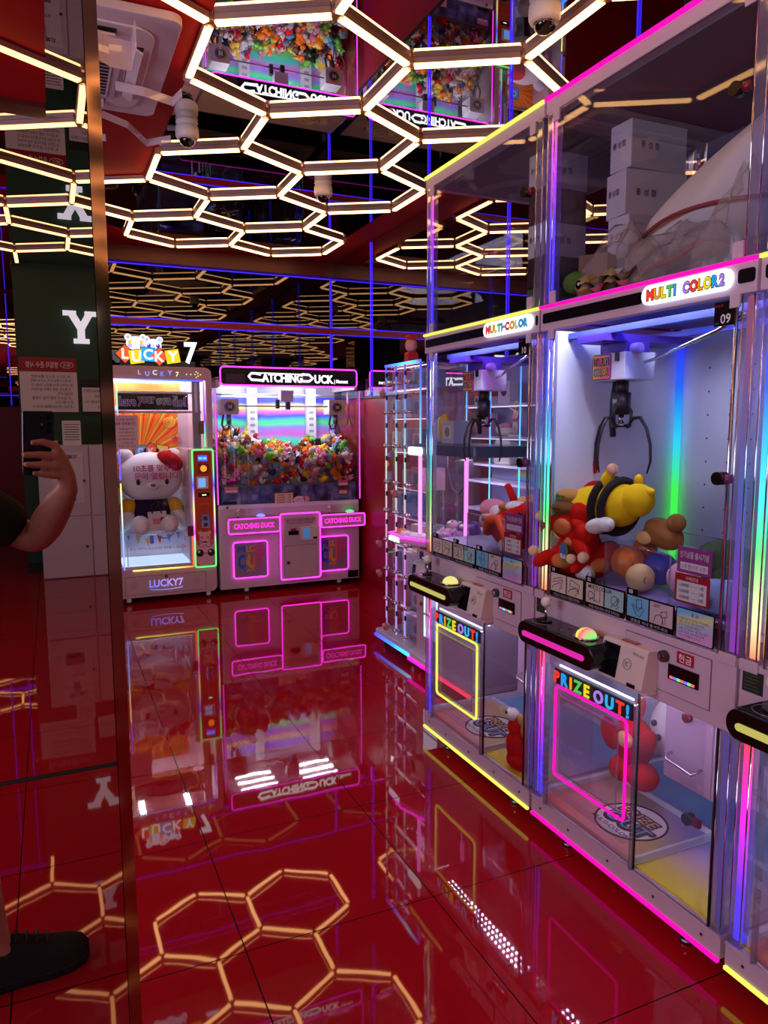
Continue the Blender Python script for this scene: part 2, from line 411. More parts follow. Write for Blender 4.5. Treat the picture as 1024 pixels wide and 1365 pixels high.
for k, t in enumerate(('- 본 업소는 청소년 출입제한', '- 본 업소의 영업시간은 오전 9시부터', '  밤 10시까지 청소년 출입이 가능합니다', '- 본 업소는 경품 교환이 금지되어', '  있습니다', '- 본 업소의 경품 지급 기준을', '  준수합니다', '- 본 업소는 게임산업진흥법을 준수합니다')):
    b.text(t, (.23, .0072, .085-k*.043), .033, INK, UX, align='L', off=.006, width=min(.38, .024*len(t)))
b.build('lettering', po)
po = thing('notice_poster', 'black framed information sheet beside the red headed poster on the pillar', 'poster', (.50, PY, 1.80))
b = MB(); b.box(-.2, .2, .001, .006, -.2, .16, BLACKM); b.box(-.185, .185, .006, .007, -.165, .08, PAPER); b.build('sheet', po)
b = MB(); b.text('안내', (.14, .0075, .12), .055, PAPER, UX, off=.012)
for k in range(4): b.text(('기계 고장 및 문의사항은', '아래 번호로 연락', '24시간 상담 가능합니다', '010-3146-3523')[k], (.17, .0078, .045-k*.055), .034, INK, UX, align='L', off=.005)
b.build('lettering', po)
# change machine
KX0, KX1, KY, KH = -.13, .72, -5.72, 1.30
ki = thing('change_machine', 'white money change cabinet standing before the green pillar', 'change machine', ((KX0+KX1)/2, KY, 0))
W2 = (KX1-KX0)/2; KW = mat('kiosk_white', (206, 196, 206), .45)
b = MB(); b.box(-W2, W2, -.44, -.005, 0, KH, KW); b.build('cabinet', ki, bevel=.006)
for x0, x1 in ((-W2+.004, .03), (.042, W2-.004)):
    for z0, z1 in ((.01, .60), (.615, KH-.004)):
        b = MB(); b.box(x0, x1, -.004, .012, z0, z1, KW); d = b.build('door', ki, bevel=.003)
        b = MB()
        if x0 > 0: continue
        b.cyl((x1-.05, .011, (z0+z1)/2), (x1-.05, .022, (z0+z1)/2), .012, DARKG); b.build('lock', d)
b = MB(); b.box(-.30, -.02, .012, .016, .74, 1.24, mat('kiosk_fascia', (222, 214, 222), .4)); b.text('지폐교환', (-.16, .0175, 1.19), .05, INK, UX, off=.014)
b.text('충전·교환', (-.16, .0175, .99), .03, INK, UX, off=.004); b.text('STOP', (-.16, .0175, .93), .02, INK, UX, off=.004)
b.box(-.27, -.1, .016, .02, .66+.1, .88, GREY); b.box(-.24, -.13, .018, .024, .77, .81, BLACK); b.build('fascia', ki)
b = MB(); b.box(-.21, -.16, .016, .03, 1.07, 1.16, mat('id_blue', (120, 130, 190), .4)); b.build('card_reader', ki)
nt_ = thing('counter_notice', 'small white printed card standing on the change cabinet', 'notice', (.19, KY-.16, KH))
b = MB(); b.rbox(-.085, .085, -.012, .0, 0, .24, .012, PAPER); b.build('card', nt_)
b = MB()
for k in range(7): b.box(-.07+.004*(k % 3), .07-.009*(k % 2), .0003, .0012, .2-.025*k, .207-.025*k, INK if k else RED)
b.build('lettering', nt_)
bx = MB(); bx.box(-.05, .06, -.05, .05, 0, .045, mat('box_beige', (190, 170, 140), .7)); tag(bx.build('small_box', None, (.0, KY-.2, KH)), 'small beige box lying on the change cabinet', 'box')

# ================================================================ HEXAGON CEILING LIGHT
ZB = ZC-.036
def hv(k, y): return (round(.651+.4324*k, 4), round(y*1.0258, 3))
def cells():
    out = []
    for k in (1, 3):
        for n in range(9): out.append((k, 6.261-1.493*n))
    for k in (2,):
        for n in range(9): out.append((k, 5.515-1.493*n))
    for n in (0, 2, 3, 4, 5, 6, 7): out.append((0, 5.515-1.493*n))
    for n in (5, 6, 7, 8): out.append((-1, 6.261-1.493*n))
    for n in (5, 6, 7): out.append((-2, 5.515-1.493*n))
    for n in (6, 7, 8): out.append((-3, 6.261-1.493*n))
    return out
edges = set()
for k, y in cells():
    V = [hv(k, y+.495), hv(k+1, y+.249), hv(k+1, y-.249), hv(k, y-.495), hv(k-1, y-.249), hv(k-1, y+.249)]
    for a, c_ in zip(V, V[1:]+V[:1]):
        a, c_ = sorted((a, c_))
        if not any(abs(a[0]-e[0][0])+abs(c_[0]-e[1][0]) < .01 and abs(a[1]-e[0][1])+abs(c_[1]-e[1][1]) < .02 for e in edges): edges.add((a, c_))
edges = sorted(e for e in edges if min(e[0][1], e[1][1]) > -6.1)
hexl = thing('hexagon_light', 'honeycomb of warm white LED bars fixed under the mirrored ceiling', 'ceiling light', (1.5, 2.0, ZB))
HEXG = glow('warm_led_diffuser', (255, 186, 116), HEX_E)
PROF = mat('bar_profile', (190, 150, 140), .45)
def bar_into(b, e):
    a = Vector((e[0][0]-1.5, e[0][1]-2, 0)); c_ = Vector((e[1][0]-1.5, e[1][1]-2, 0)); d = (c_-a).normalized(); n = Vector((-d.y, d.x, 0))
    a += d*.022; c_ -= d*.022
    def slab(w0, z0, z1, m):
        v = [tuple(p+n*s_*w0+Vector((0, 0, z))) for z in (z0, z1) for p, s_ in ((a, -1), (a, 1), (c_, 1), (c_, -1))]
        b.add(v, [(0, 1, 2, 3), (7, 6, 5, 4), (0, 4, 5, 1), (1, 5, 6, 2), (2, 6, 7, 3), (3, 7, 4, 0)], m)
    slab(.0145, 0, .012, HEXG); slab(.0170, .012, .0355, PROF)
near = sorted(edges, key=lambda e: (e[0][1]+e[1][1])/2, reverse=True)
for e in near[:100]:
    b = MB(); bar_into(b, e); b.build('light_bar', hexl)
if near[100:]:
    b = MB()
    for e in near[100:]: bar_into(b, e)
    b.build('light_bars', hexl)['kind'] = 'stuff'
verts = sorted(set(sum(([e[0], e[1]] for e in edges), [])), key=lambda p: -p[1])
JOINT = glass('joint_plastic', (.8, .7, .66), 1.45, .35, (225, 190, 170))
def joint_into(b, p): b.cyl((p[0]-1.5, p[1]-2, .002), (p[0]-1.5, p[1]-2, .0355), .026, JOINT, 6)
for p in verts[:70]:
    b = MB(); joint_into(b, p); b.build('joint', hexl)
b = MB()
for p in verts[70:]: joint_into(b, p)
b.build('joints', hexl)['kind'] = 'stuff'

# ================================================================ CEILING FITTINGS
ac = thing('air_conditioner', 'white four way ceiling cassette air conditioner in the red ceiling', 'air conditioner', (.065, 3.62, ZC))
ACW = mat('ac_white', (222, 204, 208), .4)
b = MB(); b.rbox(-.49, .49, -.49, .49, -.035, -.0, .05, ACW, 'xy'); b.rbox(-.40, .40, -.40, .40, -.047, -.035, .09, ACW, 'xy'); b.build('panel', ac, bevel=.006)
b = MB(); b.rbox(-.29, .29, -.29, .29, -.058, -.046, .05, mat('ac_grille_frame', (206, 188, 196), .45), 'xy'); g = b.build('intake_grille', ac, bevel=.004)
b = MB()
for k in range(15): b.box(-.25, .25, -.24+k*.033, -.220+k*.033, -.0595, -.057, BLACKM)
for k in range(9): b.box(-.25+k*.0625-.004, -.25+k*.0625+.004, -.245, .255, -.062, -.0575, ACW)
b.build('grille_slots', g)
for a in range(4):
    b = MB(); b.X = Matrix.Rotation(a*PI/2, 4, 'Z')
    b.box(-.25, .25, -.365, -.315, -.05, -.044, BLACKM); b.build('outlet_slot', ac)
    b = MB(); b.X = Matrix.Rotation(a*PI/2, 4, 'Z') @ Matrix.Translation((0, -.33, -.052)) @ Matrix.Rotation(.5, 4, 'X')
    b.box(-.245, .245, -.035, .035, -.004, .004, ACW); b.build('louvre', ac)
DEFL = glass('deflector_plastic', (.9, .86, .92), 1.45, .62, (236, 220, 236))
def deflector(name, label, pts, wdt):
    b = MB(); n = len(pts); v = []
    for p in pts:
        p = Vector(p); v += [tuple(p+Vector((0, 0, wdt/2))), tuple(p-Vector((0, 0, wdt/2)))]
    v2 = [tuple(Vector(p)+Vector((.004, .003, 0))) for p in v]
    fs = [(2*k, 2*k+1, 2*k+3, 2*k+2) for k in range(n-1)]
    fs2 = [tuple(i+2*n for i in reversed(f)) for f in fs]
    rim = [(2*k, 2*k+2, 2*n+2*k+2, 2*n+2*k) for k in range(n-1)]+[(2*k+1, 2*n+2*k+1, 2*n+2*k+3, 2*k+3) for k in range(n-1)]
    b.add(v+v2, fs+fs2+rim+[(0, 2*n, 2*n+1, 1), (2*n-2, 2*n-1, 4*n-1, 4*n-2)], DEFL)
    return tag(b.build(name), label, 'air deflector')
deflector('air_deflector', 'translucent plastic wind deflector bracket below the cassette, nearest the mirror', [(0.175, 3.138, 2.941), (0.278, 3.190, 2.920), (0.360, 3.210, 2.925), (0.370, 3.138, 2.971)], .11)
deflector('air_deflector', 'translucent plastic deflector arm hanging from the cassette, upper of two long arms', [(0.340, 3.674, 2.997), (0.463, 3.663, 2.987), (0.592, 3.704, 2.982), (0.617, 3.622, 2.992)], .04)
deflector('air_deflector', 'translucent plastic deflector arm hanging from the cassette, lower of two long arms', [(0.288, 4.065, 3.018), (0.432, 4.137, 3.007), (0.545, 4.322, 2.997), (0.659, 4.239, 3.007)], .035)
deflector('air_deflector', 'short torn plastic deflector tip near the column mirror', [(.235, 4.095, 3.045), (.25, 4.2, 3.01), (.28, 4.30, 2.985), (.335, 4.27, 2.975)], .035)
def dome(x, y, label):
    t = thing('dome_camera', label, 'security camera', (x, y, ZC), .4)
    b = MB(); r = [(.052, 0), (.055, -.012), (.055, -.018)]
    prof = [(.055, 0), (.058, -.01), (.05, -.018), (.058, -.03), (.060, -.045), (.060, -.075), (.055, -.088), (.044, -.095)]
    n = 20; v = []; fs = []
    for rr, z in prof: v += [(rr*math.cos(2*PI*k/n), rr*math.sin(2*PI*k/n), z) for k in range(n)]
    for i in range(len(prof)-1): fs += [(i*n+k, i*n+(k+1) % n, (i+1)*n+(k+1) % n, (i+1)*n+k) for k in range(n)]
    fs.append(tuple(range((len(prof)-1)*n, len(prof)*n)))
    b.add(v, fs, mat('camera_white', (236, 226, 226), .4), True); b.build('housing', t)
    b = MB(); b.ball((0, 0, -.092), (.042, .042, .040), mat('camera_dome', (12, 10, 14), .05, coat=.5), 16, 12); d = b.build('dome', t)
    b = MB(); b.cyl((0, -.026, -.112), (0, -.036, -.122), .013, mat('camera_lens', (40, 34, 40), .1), 12); b.build('lens', d)
dome(.736, 4.175, 'white dome security camera nearest the air conditioner')
dome(1.722, 4.82, 'white dome security camera in the middle of the honeycomb light, over the floor')
dome(1.77, 2.47, 'white dome security camera over the near claw machine, closest to the viewer')
# ================================================================ COLOURFUL CLAW MACHINES (row along the right wall)
CW, CD, FX = .865, .70, 1.57
LEDS_UP = [(0, (255, 130, 80)), (.12, (250, 250, 170)), (.30, (90, 255, 110)), (.52, (40, 220, 255)), (.75, (40, 90, 255)), (1, (60, 40, 255))]
LEDS_LO = [(0, (50, 50, 255)), (.25, (80, 50, 255)), (.45, (190, 40, 255)), (.7, (255, 30, 200)), (1, (255, 60, 60))]
LEDS_BX = [(0, (40, 50, 255)), (.45, (110, 60, 255)), (.7, (210, 60, 255)), (1, (255, 110, 150))]
LEDS_BACK = [(0, (70, 255, 80)), (.35, (70, 255, 90)), (.55, (50, 220, 255)), (.8, (40, 110, 255)), (1, (50, 40, 255))]
FOIL = ramp_mat('iridescent_floor_foil', [(0, (238, 220, 60)), (.12, (232, 216, 110)), (.3, (214, 184, 214)), (.45, (150, 160, 225)), (.65, (110, 190, 240)), (1, (110, 170, 235))], tilt=(0, 1., 0), rough=.35)
PLATE = ramp_mat('iridescent_plate_foil', [(0, (225, 120, 100)), (.35, (214, 150, 160)), (.6, (190, 175, 110)), (.8, (150, 130, 175)), (1, (110, 160, 220))], tilt=(.45, .5, 0), rough=.3)
NOTICE = ramp_mat('iridescent_notice', [(0, (210, 160, 215)), (.4, (170, 190, 225)), (.7, (214, 214, 140)), (1, (110, 190, 235))], tilt=(-.3, 0, 1.2), rough=.35)
CANDY = [(244, 64, 52), (52, 160, 240), (250, 160, 30), (90, 200, 90), (248, 226, 40), (176, 130, 235), (60, 180, 245)]
def cmat(i, st=.85): return glow('candy_letter_%d' % i, CANDY[i % len(CANDY)], st*.62)
def cand(i): return mat('printed_letter_%d' % i, CANDY[i % len(CANDY)], .4)
def spaced(b, s, o, size, mats, off, step, ex=0., ux=(1, 0, 0), uv=(0, 0, 1), back=None, boff=.05, fit=None):
    """letters one by one, each in its own colour"""
    o = Vector(o); ux_ = Vector(ux); x = 0; k = 0; gap = step*.12; sq = 1.
    if fit:
        tot = sum((text_geo(c_, off)[2][1]-text_geo(c_, off)[2][0])*size for c_ in s if c_ != ' '); n_ = len(s)-1
        sq = min(1., (fit-.0015*n_)/tot); gap = (fit-tot*sq)/max(1, n_)
    un = ux_.cross(Vector(uv))
    for ch in s:
        if ch == ' ': x += step*.3 if not fit else gap; continue
        vs_, fs, bb = text_geo(ch, off); wd = (bb[1]-bb[0])*size*sq
        p = o+ux_*(x+wd/2)
        if back: bb2 = text_geo(ch, boff)[2]; b.text(ch, p-un*.0008, size, back, ux, uv, off=boff, width=(bb2[1]-bb2[0])*size*sq)
        b.text(ch, p, size, mats[k % len(mats)], ux, uv, off=off, ex=ex, width=wd); x += wd+gap; k += 1
    return x
def caster(parent, x, y, h=.07, r=.028, mtl=None):
    b = MB(); b.cyl((x, y-.012, r), (x, y+.012, r), r, RUBBER, 16); b.cyl((x, y-.013, r), (x, y+.013, r), r*.5, GREY, 12); wh = b.build('caster_wheel', parent)
    b = MB(); b.box(x-.018, x+.018, y-.018, y-.014, r*.8, h, mtl or STEEL); b.box(x-.018, x+.018, y+.014, y+.018, r*.8, h, mtl or STEEL); b.box(x-.024, x+.024, y-.022, y+.022, h-.006, h, mtl or STEEL); b.build('fork', wh)

def claw_machine(yb, label, led, ledname, logo, number, joycol, opaque_left, cart_x=.165, cart_y=.22, full=True):
    R = thing('claw_machine', label, 'claw machine', (FX, yb, 0), -PI/2, 'colourful claw machines along the right wall')
    W, D = CW, CD
    # --- plinth
    b = MB(); b.box(.003, W-.003, 0, D, .068, .13, LILAC); b.box(.003, W-.003, -.004, .03, .128, .134, LILAC)
    for x in (.06, .22, .42, .62, .80): b.cyl((x, -.001, .10), (x, -.003, .10), .005, DARKG, 8)
    b.build('plinth', R, bevel=.002)
    b = MB(); b.box(.006, W-.006, -.007, .004, .057, .0665, led); b.build('led_strip', R)
    for x, y in ((.1, .1), (W-.1, .1), (.1, D-.1), (W-.1, D-.1)): caster(R, x, y)
    for x in (.16, W-.16): b = MB(); b.cyl((x, .05, .012), (x, .05, .07), .008, CHROME, 8); b.cyl((x, .05, 0), (x, .05, .014), .022, STEEL, 12); b.build('levelling_foot', R)
    # --- lower cabinet
    b = MB(); b.box(.03, W-.03, .02, D-.02, .13, .138, FOIL); b.build('floor_foil', R)
    b = MB(); b.rbox(.055, .51, .012, .345, .139, .15, .02, PLATE, 'xy'); ch = b.build('chute_plate', R)
    b = MB(); cx, cy, r = .335, .172, .118
    b.prism(circ(cx, cy, r, 40), .1502, .1508, PAPER, 'xy')
    b.tube([(p[0], p[1], .1508) for p in circ(cx, cy, r, 40)], .0035, INK, 6, True)
    u2, v2 = (1, 0, 0), (0, 1, 0)
    for q_ in range(10):
        ex_, ey_ = .007*math.cos(q_*PI/5), .007*math.sin(q_*PI/5)
        b.text('PRIZE', (cx-.008+ex_, cy+.045+ey_, .1511+q_*.00001), .062, INK, u2, v2, off=.03); b.text('OUT', (cx+.010+ex_*1.4, cy-.024+ey_*1.4, .15125+q_*.00001), .085, INK, u2, v2, off=.03)
    b.text('PRIZE', (cx-.008, cy+.045, .1516), .062, mat('emblem_yellow', (226, 200, 120), .5), u2, v2, off=.0)
    b.text('OUT', (cx+.006, cy-.02, .1516), .085, mat('emblem_blue', (100, 165, 225), .5), u2, v2, off=.0)
    b.text('MULTI-COLOR', (cx-.01, cy-.082, .1512), .026, INK, u2, v2, off=.02)
    b.build('round_emblem', ch)
    b = MB(); b.box(.512, .522, .01, .35, .139, .162, mat('white_edge_strip', (225, 230, 245), .4)); b.box(.03, .522, .347, .357, .139, .165, mat('white_edge_strip')); b.box(.03, W-.03, D-.06, D-.03, .138, .175, WHITE); b.box(.03, .05, .03, D-.03, .138, .165, WHITE); b.build('edge_strips', R)
    b = MB(); b.box(.35, .56, .295, .50, .30, .71, LILAC); db = b.build('coin_box', R, bevel=.003)
    b = MB(); b.box(.355, .553, .288, .296, .306, .60, mat('coin_box_door', (188, 160, 186), .4)); dd = b.build('door', db, bevel=.003)
    b = MB(); b.tube([(.39, .288, .40), (.39, .262, .395), (.40, .255, .385), (.505, .255, .375), (.515, .262, .385), (.515, .288, .39)], .005, CHROME, 8); b.build('handle', dd)
    b = MB(); b.cyl((.455, .288, .545), (.455, .272, .545), .016, mat('lock_red', (120, 26, 40), .3), 14); b.build('lock', dd)
    b = MB(); b.box(.49, .53, .27, .285, .20, .225, mat('lock_red')); b.cyl((.485, .262, .212), (.485, .29, .212), .02, BLACK, 14); b.build('glass_lock', R)
    # clear walls of the lower cabinet
    b = MB(); b.box(.53, W-.045, .0, .006, .134, .70, GLASS); b.build('lower_front_glass', R)
    for x in (.527, W-.049): b = MB(); b.box(x, x+.004, -.001, .007, .134, .70, INK); b.build('glass_seal', R)
    b = MB(); b.box(.008, .013, .04, D-.03, .134, .70, GLASS); b.build('lower_side_glass', R)
    b = MB(); b.box(W-.013, W-.008, .04, D-.03, .134, .70, GLASS); b.build('lower_side_glass', R)
    b = MB(); b.box(.02, W-.02, D-.02, D-.01, .13, .97, WHITE); b.build('lower_back_panel', R)
    # prize chute: clear box with neon frame and flap
    b = MB()
    b.box(.09, .53, -.004, .002, .134, .66, ACRYL); b.box(.09, .095, .002, .20, .15, .66, ACRYL); b.box(.525, .53, .002, .30, .15, .68, ACRYL)
    b.box(.10, .52, -.034, -.004, .575, .58, ACRYL); b.box(.10, .105, -.034, -.004, .22, .58, ACRYL); b.box(.10, .52, -.034, -.004, .22, .225, ACRYL)
    for x in (.09, .525): b.box(x-.002, x+.006, -.012, .004, .134, .66, ACEDGE)
    pc = b.build('prize_chute', R)
    b = MB(); b.tube(ring(.142, .492, .272, .596, .016, -.008), .005, led, 8, True); b.build('neon_frame', pc)
    b = MB(); b.box(.175, .46, -.014, -.010, .295, .565, ACRYL); fl = b.build('prize_flap', pc)
    b = MB(); b.tube(ring(.175, .46, .295, .565, .004, -.012), .003, ACEDGE, 6, True); b.box(.17, .465, -.02, -.006, .562, .57, ACRYL); b.build('flap_rim', fl)
    b = MB(); b.box(.135, .515, -.0105, -.0045, .606, .657, BLACKM); ps = b.build('prize_out_sign', R)
    b = MB(); spaced(b, 'PRIZE OUT!', (.142, -.0145, .632), .056, [cmat(i) for i in range(9)], .032, .07, .0035, fit=.365); b.build('lettering', ps)
    b = MB(); b.box(.14, .50, .006, .012, .662, .668, glow('sign_strip', (220, 225, 255), 1.)); b.build('sign_lamp', R)
    # --- corner posts with LED tubes
    def post(name, x, z0, z1, ramp, lit=True, y=.004):
        b = MB(); b.rbox(x-.019, x+.019, y-.002, y+.036, z0, z1, .006, ACEDGE, 'xy', 2); p = b.build('clear_post', R)
        b = MB()
        b.tube([(x-.017, y, z0), (x-.017, y, z1)], .0022, CHROME, 5); b.tube([(x+.017, y, z0), (x+.017, y, z1)], .0022, CHROME, 5); b.build('post_edge', p)
        if lit:
            b = MB(); b.box(x-.0125, x+.0125, y+.012, y+.016, z0+.01, z1-.01, ramp); b.build('led_or_reflection_glow', p)
    UP, LO, BX = glow_ramp('led_window', LEDS_UP, 1.35), glow_ramp('led_lower', LEDS_LO, 1.2), glow_ramp('led_box', LEDS_BX, 1.2)
    REFL = glow_ramp('window_reflection_glow', [(0, (200, 60, 240)), (.3, (120, 90, 235)), (.5, (90, 130, 220)), (1, (205, 90, 120))], .42)  # right posts: faint glow standing in for reflections in the acrylic
    post('a', .026, .135, .70, LO); post('b', W-.026, .135, .70, glow_ramp('lower_reflection_glow', [(0, (90, 90, 200)), (1, (120, 110, 220))], .25))
    post('c', .026, .90, 1.82, UP); post('d', W-.026, .90, 1.82, REFL)
    for x in (.068, W-.060): b = MB(); b.tube([(x, .003, .90), (x, .003, 1.82)], .004, CHROME, 6); b.build('door_rail', R)
    # --- console
    b = MB(); b.box(.0, W, .0, .30, .70, .90, LILAC); b.box(.0, .055, -.006, .0, .88, .91, LILAC); b.box(W-.055, W, -.006, 0, .88, .91, LILAC); co = b.build('console', R, bevel=.003)
    b = MB(); b.box(.466, .79, -.0015, 0, .735, .878, LILAC2); b.box(.469, .787, -.003, 0, .738, .875, LILAC); sd = b.build('service_door', R, bevel=.001)
    b = MB(); b.cyl((.628, -.003, .842), (.628, -.016, .842), .017, DARKG, 18); b.cyl((.628, -.016, .842), (.628, -.019, .842), .009, CHROME, 12); b.build('key_lock', sd)
    b = MB(); b.box(.672, .732, -.0045, -.003, .836, .87, RED); b.text('현금', (.702, -.005, .853), .026, PAPER, off=.012); b.build('cash_label', sd)
    b = MB(); b.box(.645, .752, -.008, -.003, .782, .826, BLACK); bl = b.build('bill_slot', sd)
    b = MB()
    for k in range(7): b.box(.654+k*.0128, .664+k*.0128, -.0095, -.008, .786, .793, glow('slot_led_%d' % (k % 3), ((240, 80, 80), (90, 90, 255), (80, 240, 120))[k % 3], 1.3))
    b.build('slot_lights', bl)
    b = MB(); b.box(.012, .07, -.003, -.0, .83, .885, mat('dark_green_plate', (26, 34, 26), .5))
    for k in range(5): b.box(.017, .06-.004*(k % 3), -.0035, -.003, .837+k*.009, .840+k*.009, mat('plate_print', (60, 80, 50), .6))
    b.build('rating_plate', R)
    # payment terminal
    b = MB(); T = mat('terminal_shell', (226, 206, 206), .4)
    b.prism([(-.0, .728), (-.055, .728), (-.062, .735), (-.040, .846), (-.032, .85), (0, .85)], .412, .60, T, 'yz'); b.prism([(-.0, .715), (-.04, .715), (-.04, .728), (0, .728)], .515, .60, T, 'yz'); pt = b.build('payment_terminal', R, bevel=.003)
    def tp(z, e=.0012): return -.062+(z-.735)/(.111)*.022-e
    b = MB(); b.add([(.42, tp(.742), .742), (.492, tp(.742), .742), (.492, tp(.838), .838), (.42, tp(.838), .838)], [(0, 1, 2, 3)], mat('terminal_screen', (12, 16, 26), .08)); b.build('screen', pt)
    b = MB(); b.X = Matrix.Translation((.53, tp(.795, .0016), .795)) @ Matrix.Rotation(-.2, 4, 'X')
    b.tube([(.016*math.cos(2*PI*k/20), 0, .016*math.sin(2*PI*k/20)) for k in range(20)], .0008, GREY, 5, True); b.text('IC', (0, -.0005, 0), .02, GREY); b.text('Multi pay', (.038, -.0005, .035), .012, GREY); b.X = None
    b.box(.545, .575, -.0655, -.055, .735, .745, BLACK); b.box(.475, .535, -.025, -.006, .8495, .852, RED); b.text('CASH?', (.505, -.0155, .8523), .016, PAPER, (1, 0, 0), (0, 1, 0)); b.build('terminal_print', pt)
    # joystick box
    b = MB(); b.prism(rrect(.066, .46, .752, .828, .036, 7), -.12, -.0, BLACK, 'xz'); jb = b.build('control_box', R, bevel=.004)
    b = MB(); b.prism(rrect(.097, .42, .778, .796, .009, 5), -.124, -.119, BARLED[ledname], 'xz'); b.build('led_bar', jb)
    b = MB(); b.box(.09, .43, -.112, -.008, .828, .8295, mat('control_art', (24, 22, 28), .15)); b.text('MULTI', (.285, -.045, .8299), .026, RED, (1, 0, 0), (0, 1, 0), off=.01); b.text('COLOR', (.285, -.07, .8299), .024, GREY, (1, 0, 0), (0, 1, 0), off=.01)
    b.tube([(.145+.045*math.cos(2*PI*k/24), -.06+.042*math.sin(2*PI*k/24), .8298) for k in range(24)], .0012, GREY, 4, True); b.build('control_art', jb)
    b = MB(); b.cyl((.145, -.06, .829), (.145, -.06, .836), .022, BLACK, 16); b.cyl((.145, -.06, .836), (.145, -.06, .882), .0045, CHROME, 8); js = b.build('joystick', jb)
    b = MB(); b.ball((.145, -.06, .898), .0185, mat('joystick_ball', (238, 228, 224), .25), 16, 10); b.build('joystick_ball', js)
    b = MB(); b.cyl((.355, -.06, .829), (.355, -.06, .835), .04, CHROME, 20); bu = b.build('push_button', jb)
    b = MB(); b.ball((.355, -.06, .835), (.033, .033, .026), joycol, 18, 10); b.build('button_dome', bu)
    # --- window
    b = MB(); b.box(.07, W-.062, .002, .008, .90, 1.82, GLASS); b.build('front_glass', R)
    b = MB(); b.box(W-.062, W-.058, .0, .009, .90, 1.82, INK); b.build('glass_seal', R)
    b = MB(); b.box(W-.013, W-.008, .05, D-.03, .90, 1.82, GLASS); b.build('side_glass', R)
    if opaque_left:
        b = MB(); b.box(.006, .016, .05, .63, .90, 1.82, WHITE); b.build('side_panel', R)
    else:
        b = MB(); b.box(.008, .013, .05, D-.03, .90, 1.82, GLASS); b.build('side_glass', R)
    b = MB(); b.box(.016, W-.02, .63, .64, .90, 1.86, WHITE)
    for ix in range(7):
        for iz in range(9): b.cyl((.16+ix*.095, .6295, 1.02+iz*.085), (.16+ix*.095, .6285, 1.02+iz*.085), .004, DARKG, 6)
    bp = b.build('back_panel', R)
    if not opaque_left: pass
    b = MB(); b.tube([(.04, .606, .97), (.04, .606, 1.80)], .013, glow_ramp('led_back', LEDS_BACK, .62), 8); b.build('corner_led_tube', R)
    b = MB(); b.box(.02, W-.02, .03, .63, .955, .97, mat('prize_deck', (150, 130, 190), .4)); b.build('prize_deck', R)
    # chute inside the window
    b = MB()
    for a in ((.30, .58, .05, .054, .97, 1.12), (.30, .304, .05, .33, .97, 1.12), (.576, .58, .05, .33, .97, 1.12), (.30, .58, .326, .33, .97, 1.14)): b.box(*a, ACRYL)
    b.tube([(.302, .052, .97), (.302, .052, 1.12), (.578, .052, 1.12), (.578, .052, .97)], .0022, ACEDGE, 5); b.tube([(.302, .328, 1.14), (.578, .328, 1.14)], .0022, ACEDGE, 5); b.build('chute_wall', R)
    # stickers along the bottom of the window
    for i, (x0, x1) in enumerate(((.085, .265), (.272, .455), (.462, .652))):
        y = -.0004; b = MB(); b.rbox(x0, x1, y, .002, .906, .992, .004, BLACK); b.box(x0, x0+.045, y, .002, .99, 1.008, BLACK); b.text('0%d' % (i+1), (x0+.018, y-.0006, .999), .016, PAPER, off=.02); st = b.build('instruction_sticker', R)
        b = MB(); mid = (x0+x1)/2
        tones = (((214, 196, 184), (206, 190, 176)), ((200, 186, 186), (150, 190, 200)), ((110, 180, 220), (196, 176, 186)))[i]
        for k, (p0, p1) in enumerate(((x0+.005, mid-.003), (mid+.003, x1-.005))):
            b.box(p0, p1, y-.0008, y, .924, .987, mat('cartoon_%d%d' % (i, k), tones[k], .5)); cx = (p0+p1)/2
            L = lambda pts, r=.0011: b.tube([(cx+px*.001, y-.0012, .955+pz*.001) for px, pz in pts], r, INK, 4)
            hand = [(-34, -22), (-22, -8), (-10, -6), (4, 2), (16, 2), (18, -4), (8, -8), (20, -8), (22, -14), (10, -16), (4, -28)]
            if i == 0 and k == 0: L([(-30, 10), (20, 24), (24, 2)]); L([(-30, 0), (24, 14)]); L(hand)
            elif i == 0: L([(-20, 24), (26, 12), (20, -6), (-26, 4), (-20, 24)]); L(hand)
            elif i == 1 and k == 0: L(circ(-18, -6, 13, 12)+[(-5, -6)]); L([(0, -20), (0, 14), (26, 14), (26, -20), (0, -20)]); L([(-28, -24), (-10, -12), (0, -24)])
            elif i == 1: L(circ(2, -2, 15, 12)+[(17, -2)]); L([(-14, -24), (8, -4), (20, 10), (24, 4), (14, -10), (22, -16), (10, -26)])
            elif k == 0: L([(-6, 24), (16, 26), (18, 2), (-4, 0), (-6, 24)]); L([(-24, 4), (-6, -20), (10, -26), (26, -4), (16, 4), (0, -10), (-18, 8), (-24, 4)])
            else: L([(-28, -28), (-20, -6), (-4, 0), (8, -12), (4, -28)]); L([(0, 8), (20, 14), (24, -2), (4, -6), (0, 8)]); L([(6, -8), (10, -26), (18, -22), (16, -4)])
        if i == 1: b.text('MULTI COLOR', (mid-.02, y-.0015, .978), .017, INK, off=.02)
        if i == 2: b.text('GET!', (mid+.03, y-.0015, .978), .013, INK, off=.015)
        b.text(('버튼을 눌러 동전을 넣고 게임을 시작하세요', '레버를 이동해 원하는 위치로 조작하세요', '경품을 꺼내 즐겨주세요')[i], (mid, y-.0007, .914), .011, mat('sticker_grey', (170, 160, 170), .5), off=.005, width=(x1-x0)*.78)
        b.build('cartoon', st)
    b = MB(); y = -.0004; b.rbox(.66, .79, y, .002, .905, .995, .005, BLACK); nt = b.build('notice_sticker', R)
    b = MB(); b.prism(rrect(.663, .787, .908, .992, .004), y-.0008, y, NOTICE, 'xz'); b.build('foil', nt)
    b = MB()
    b.text('주 의', (.725, y-.0013, .98), .012, INK, off=.01)
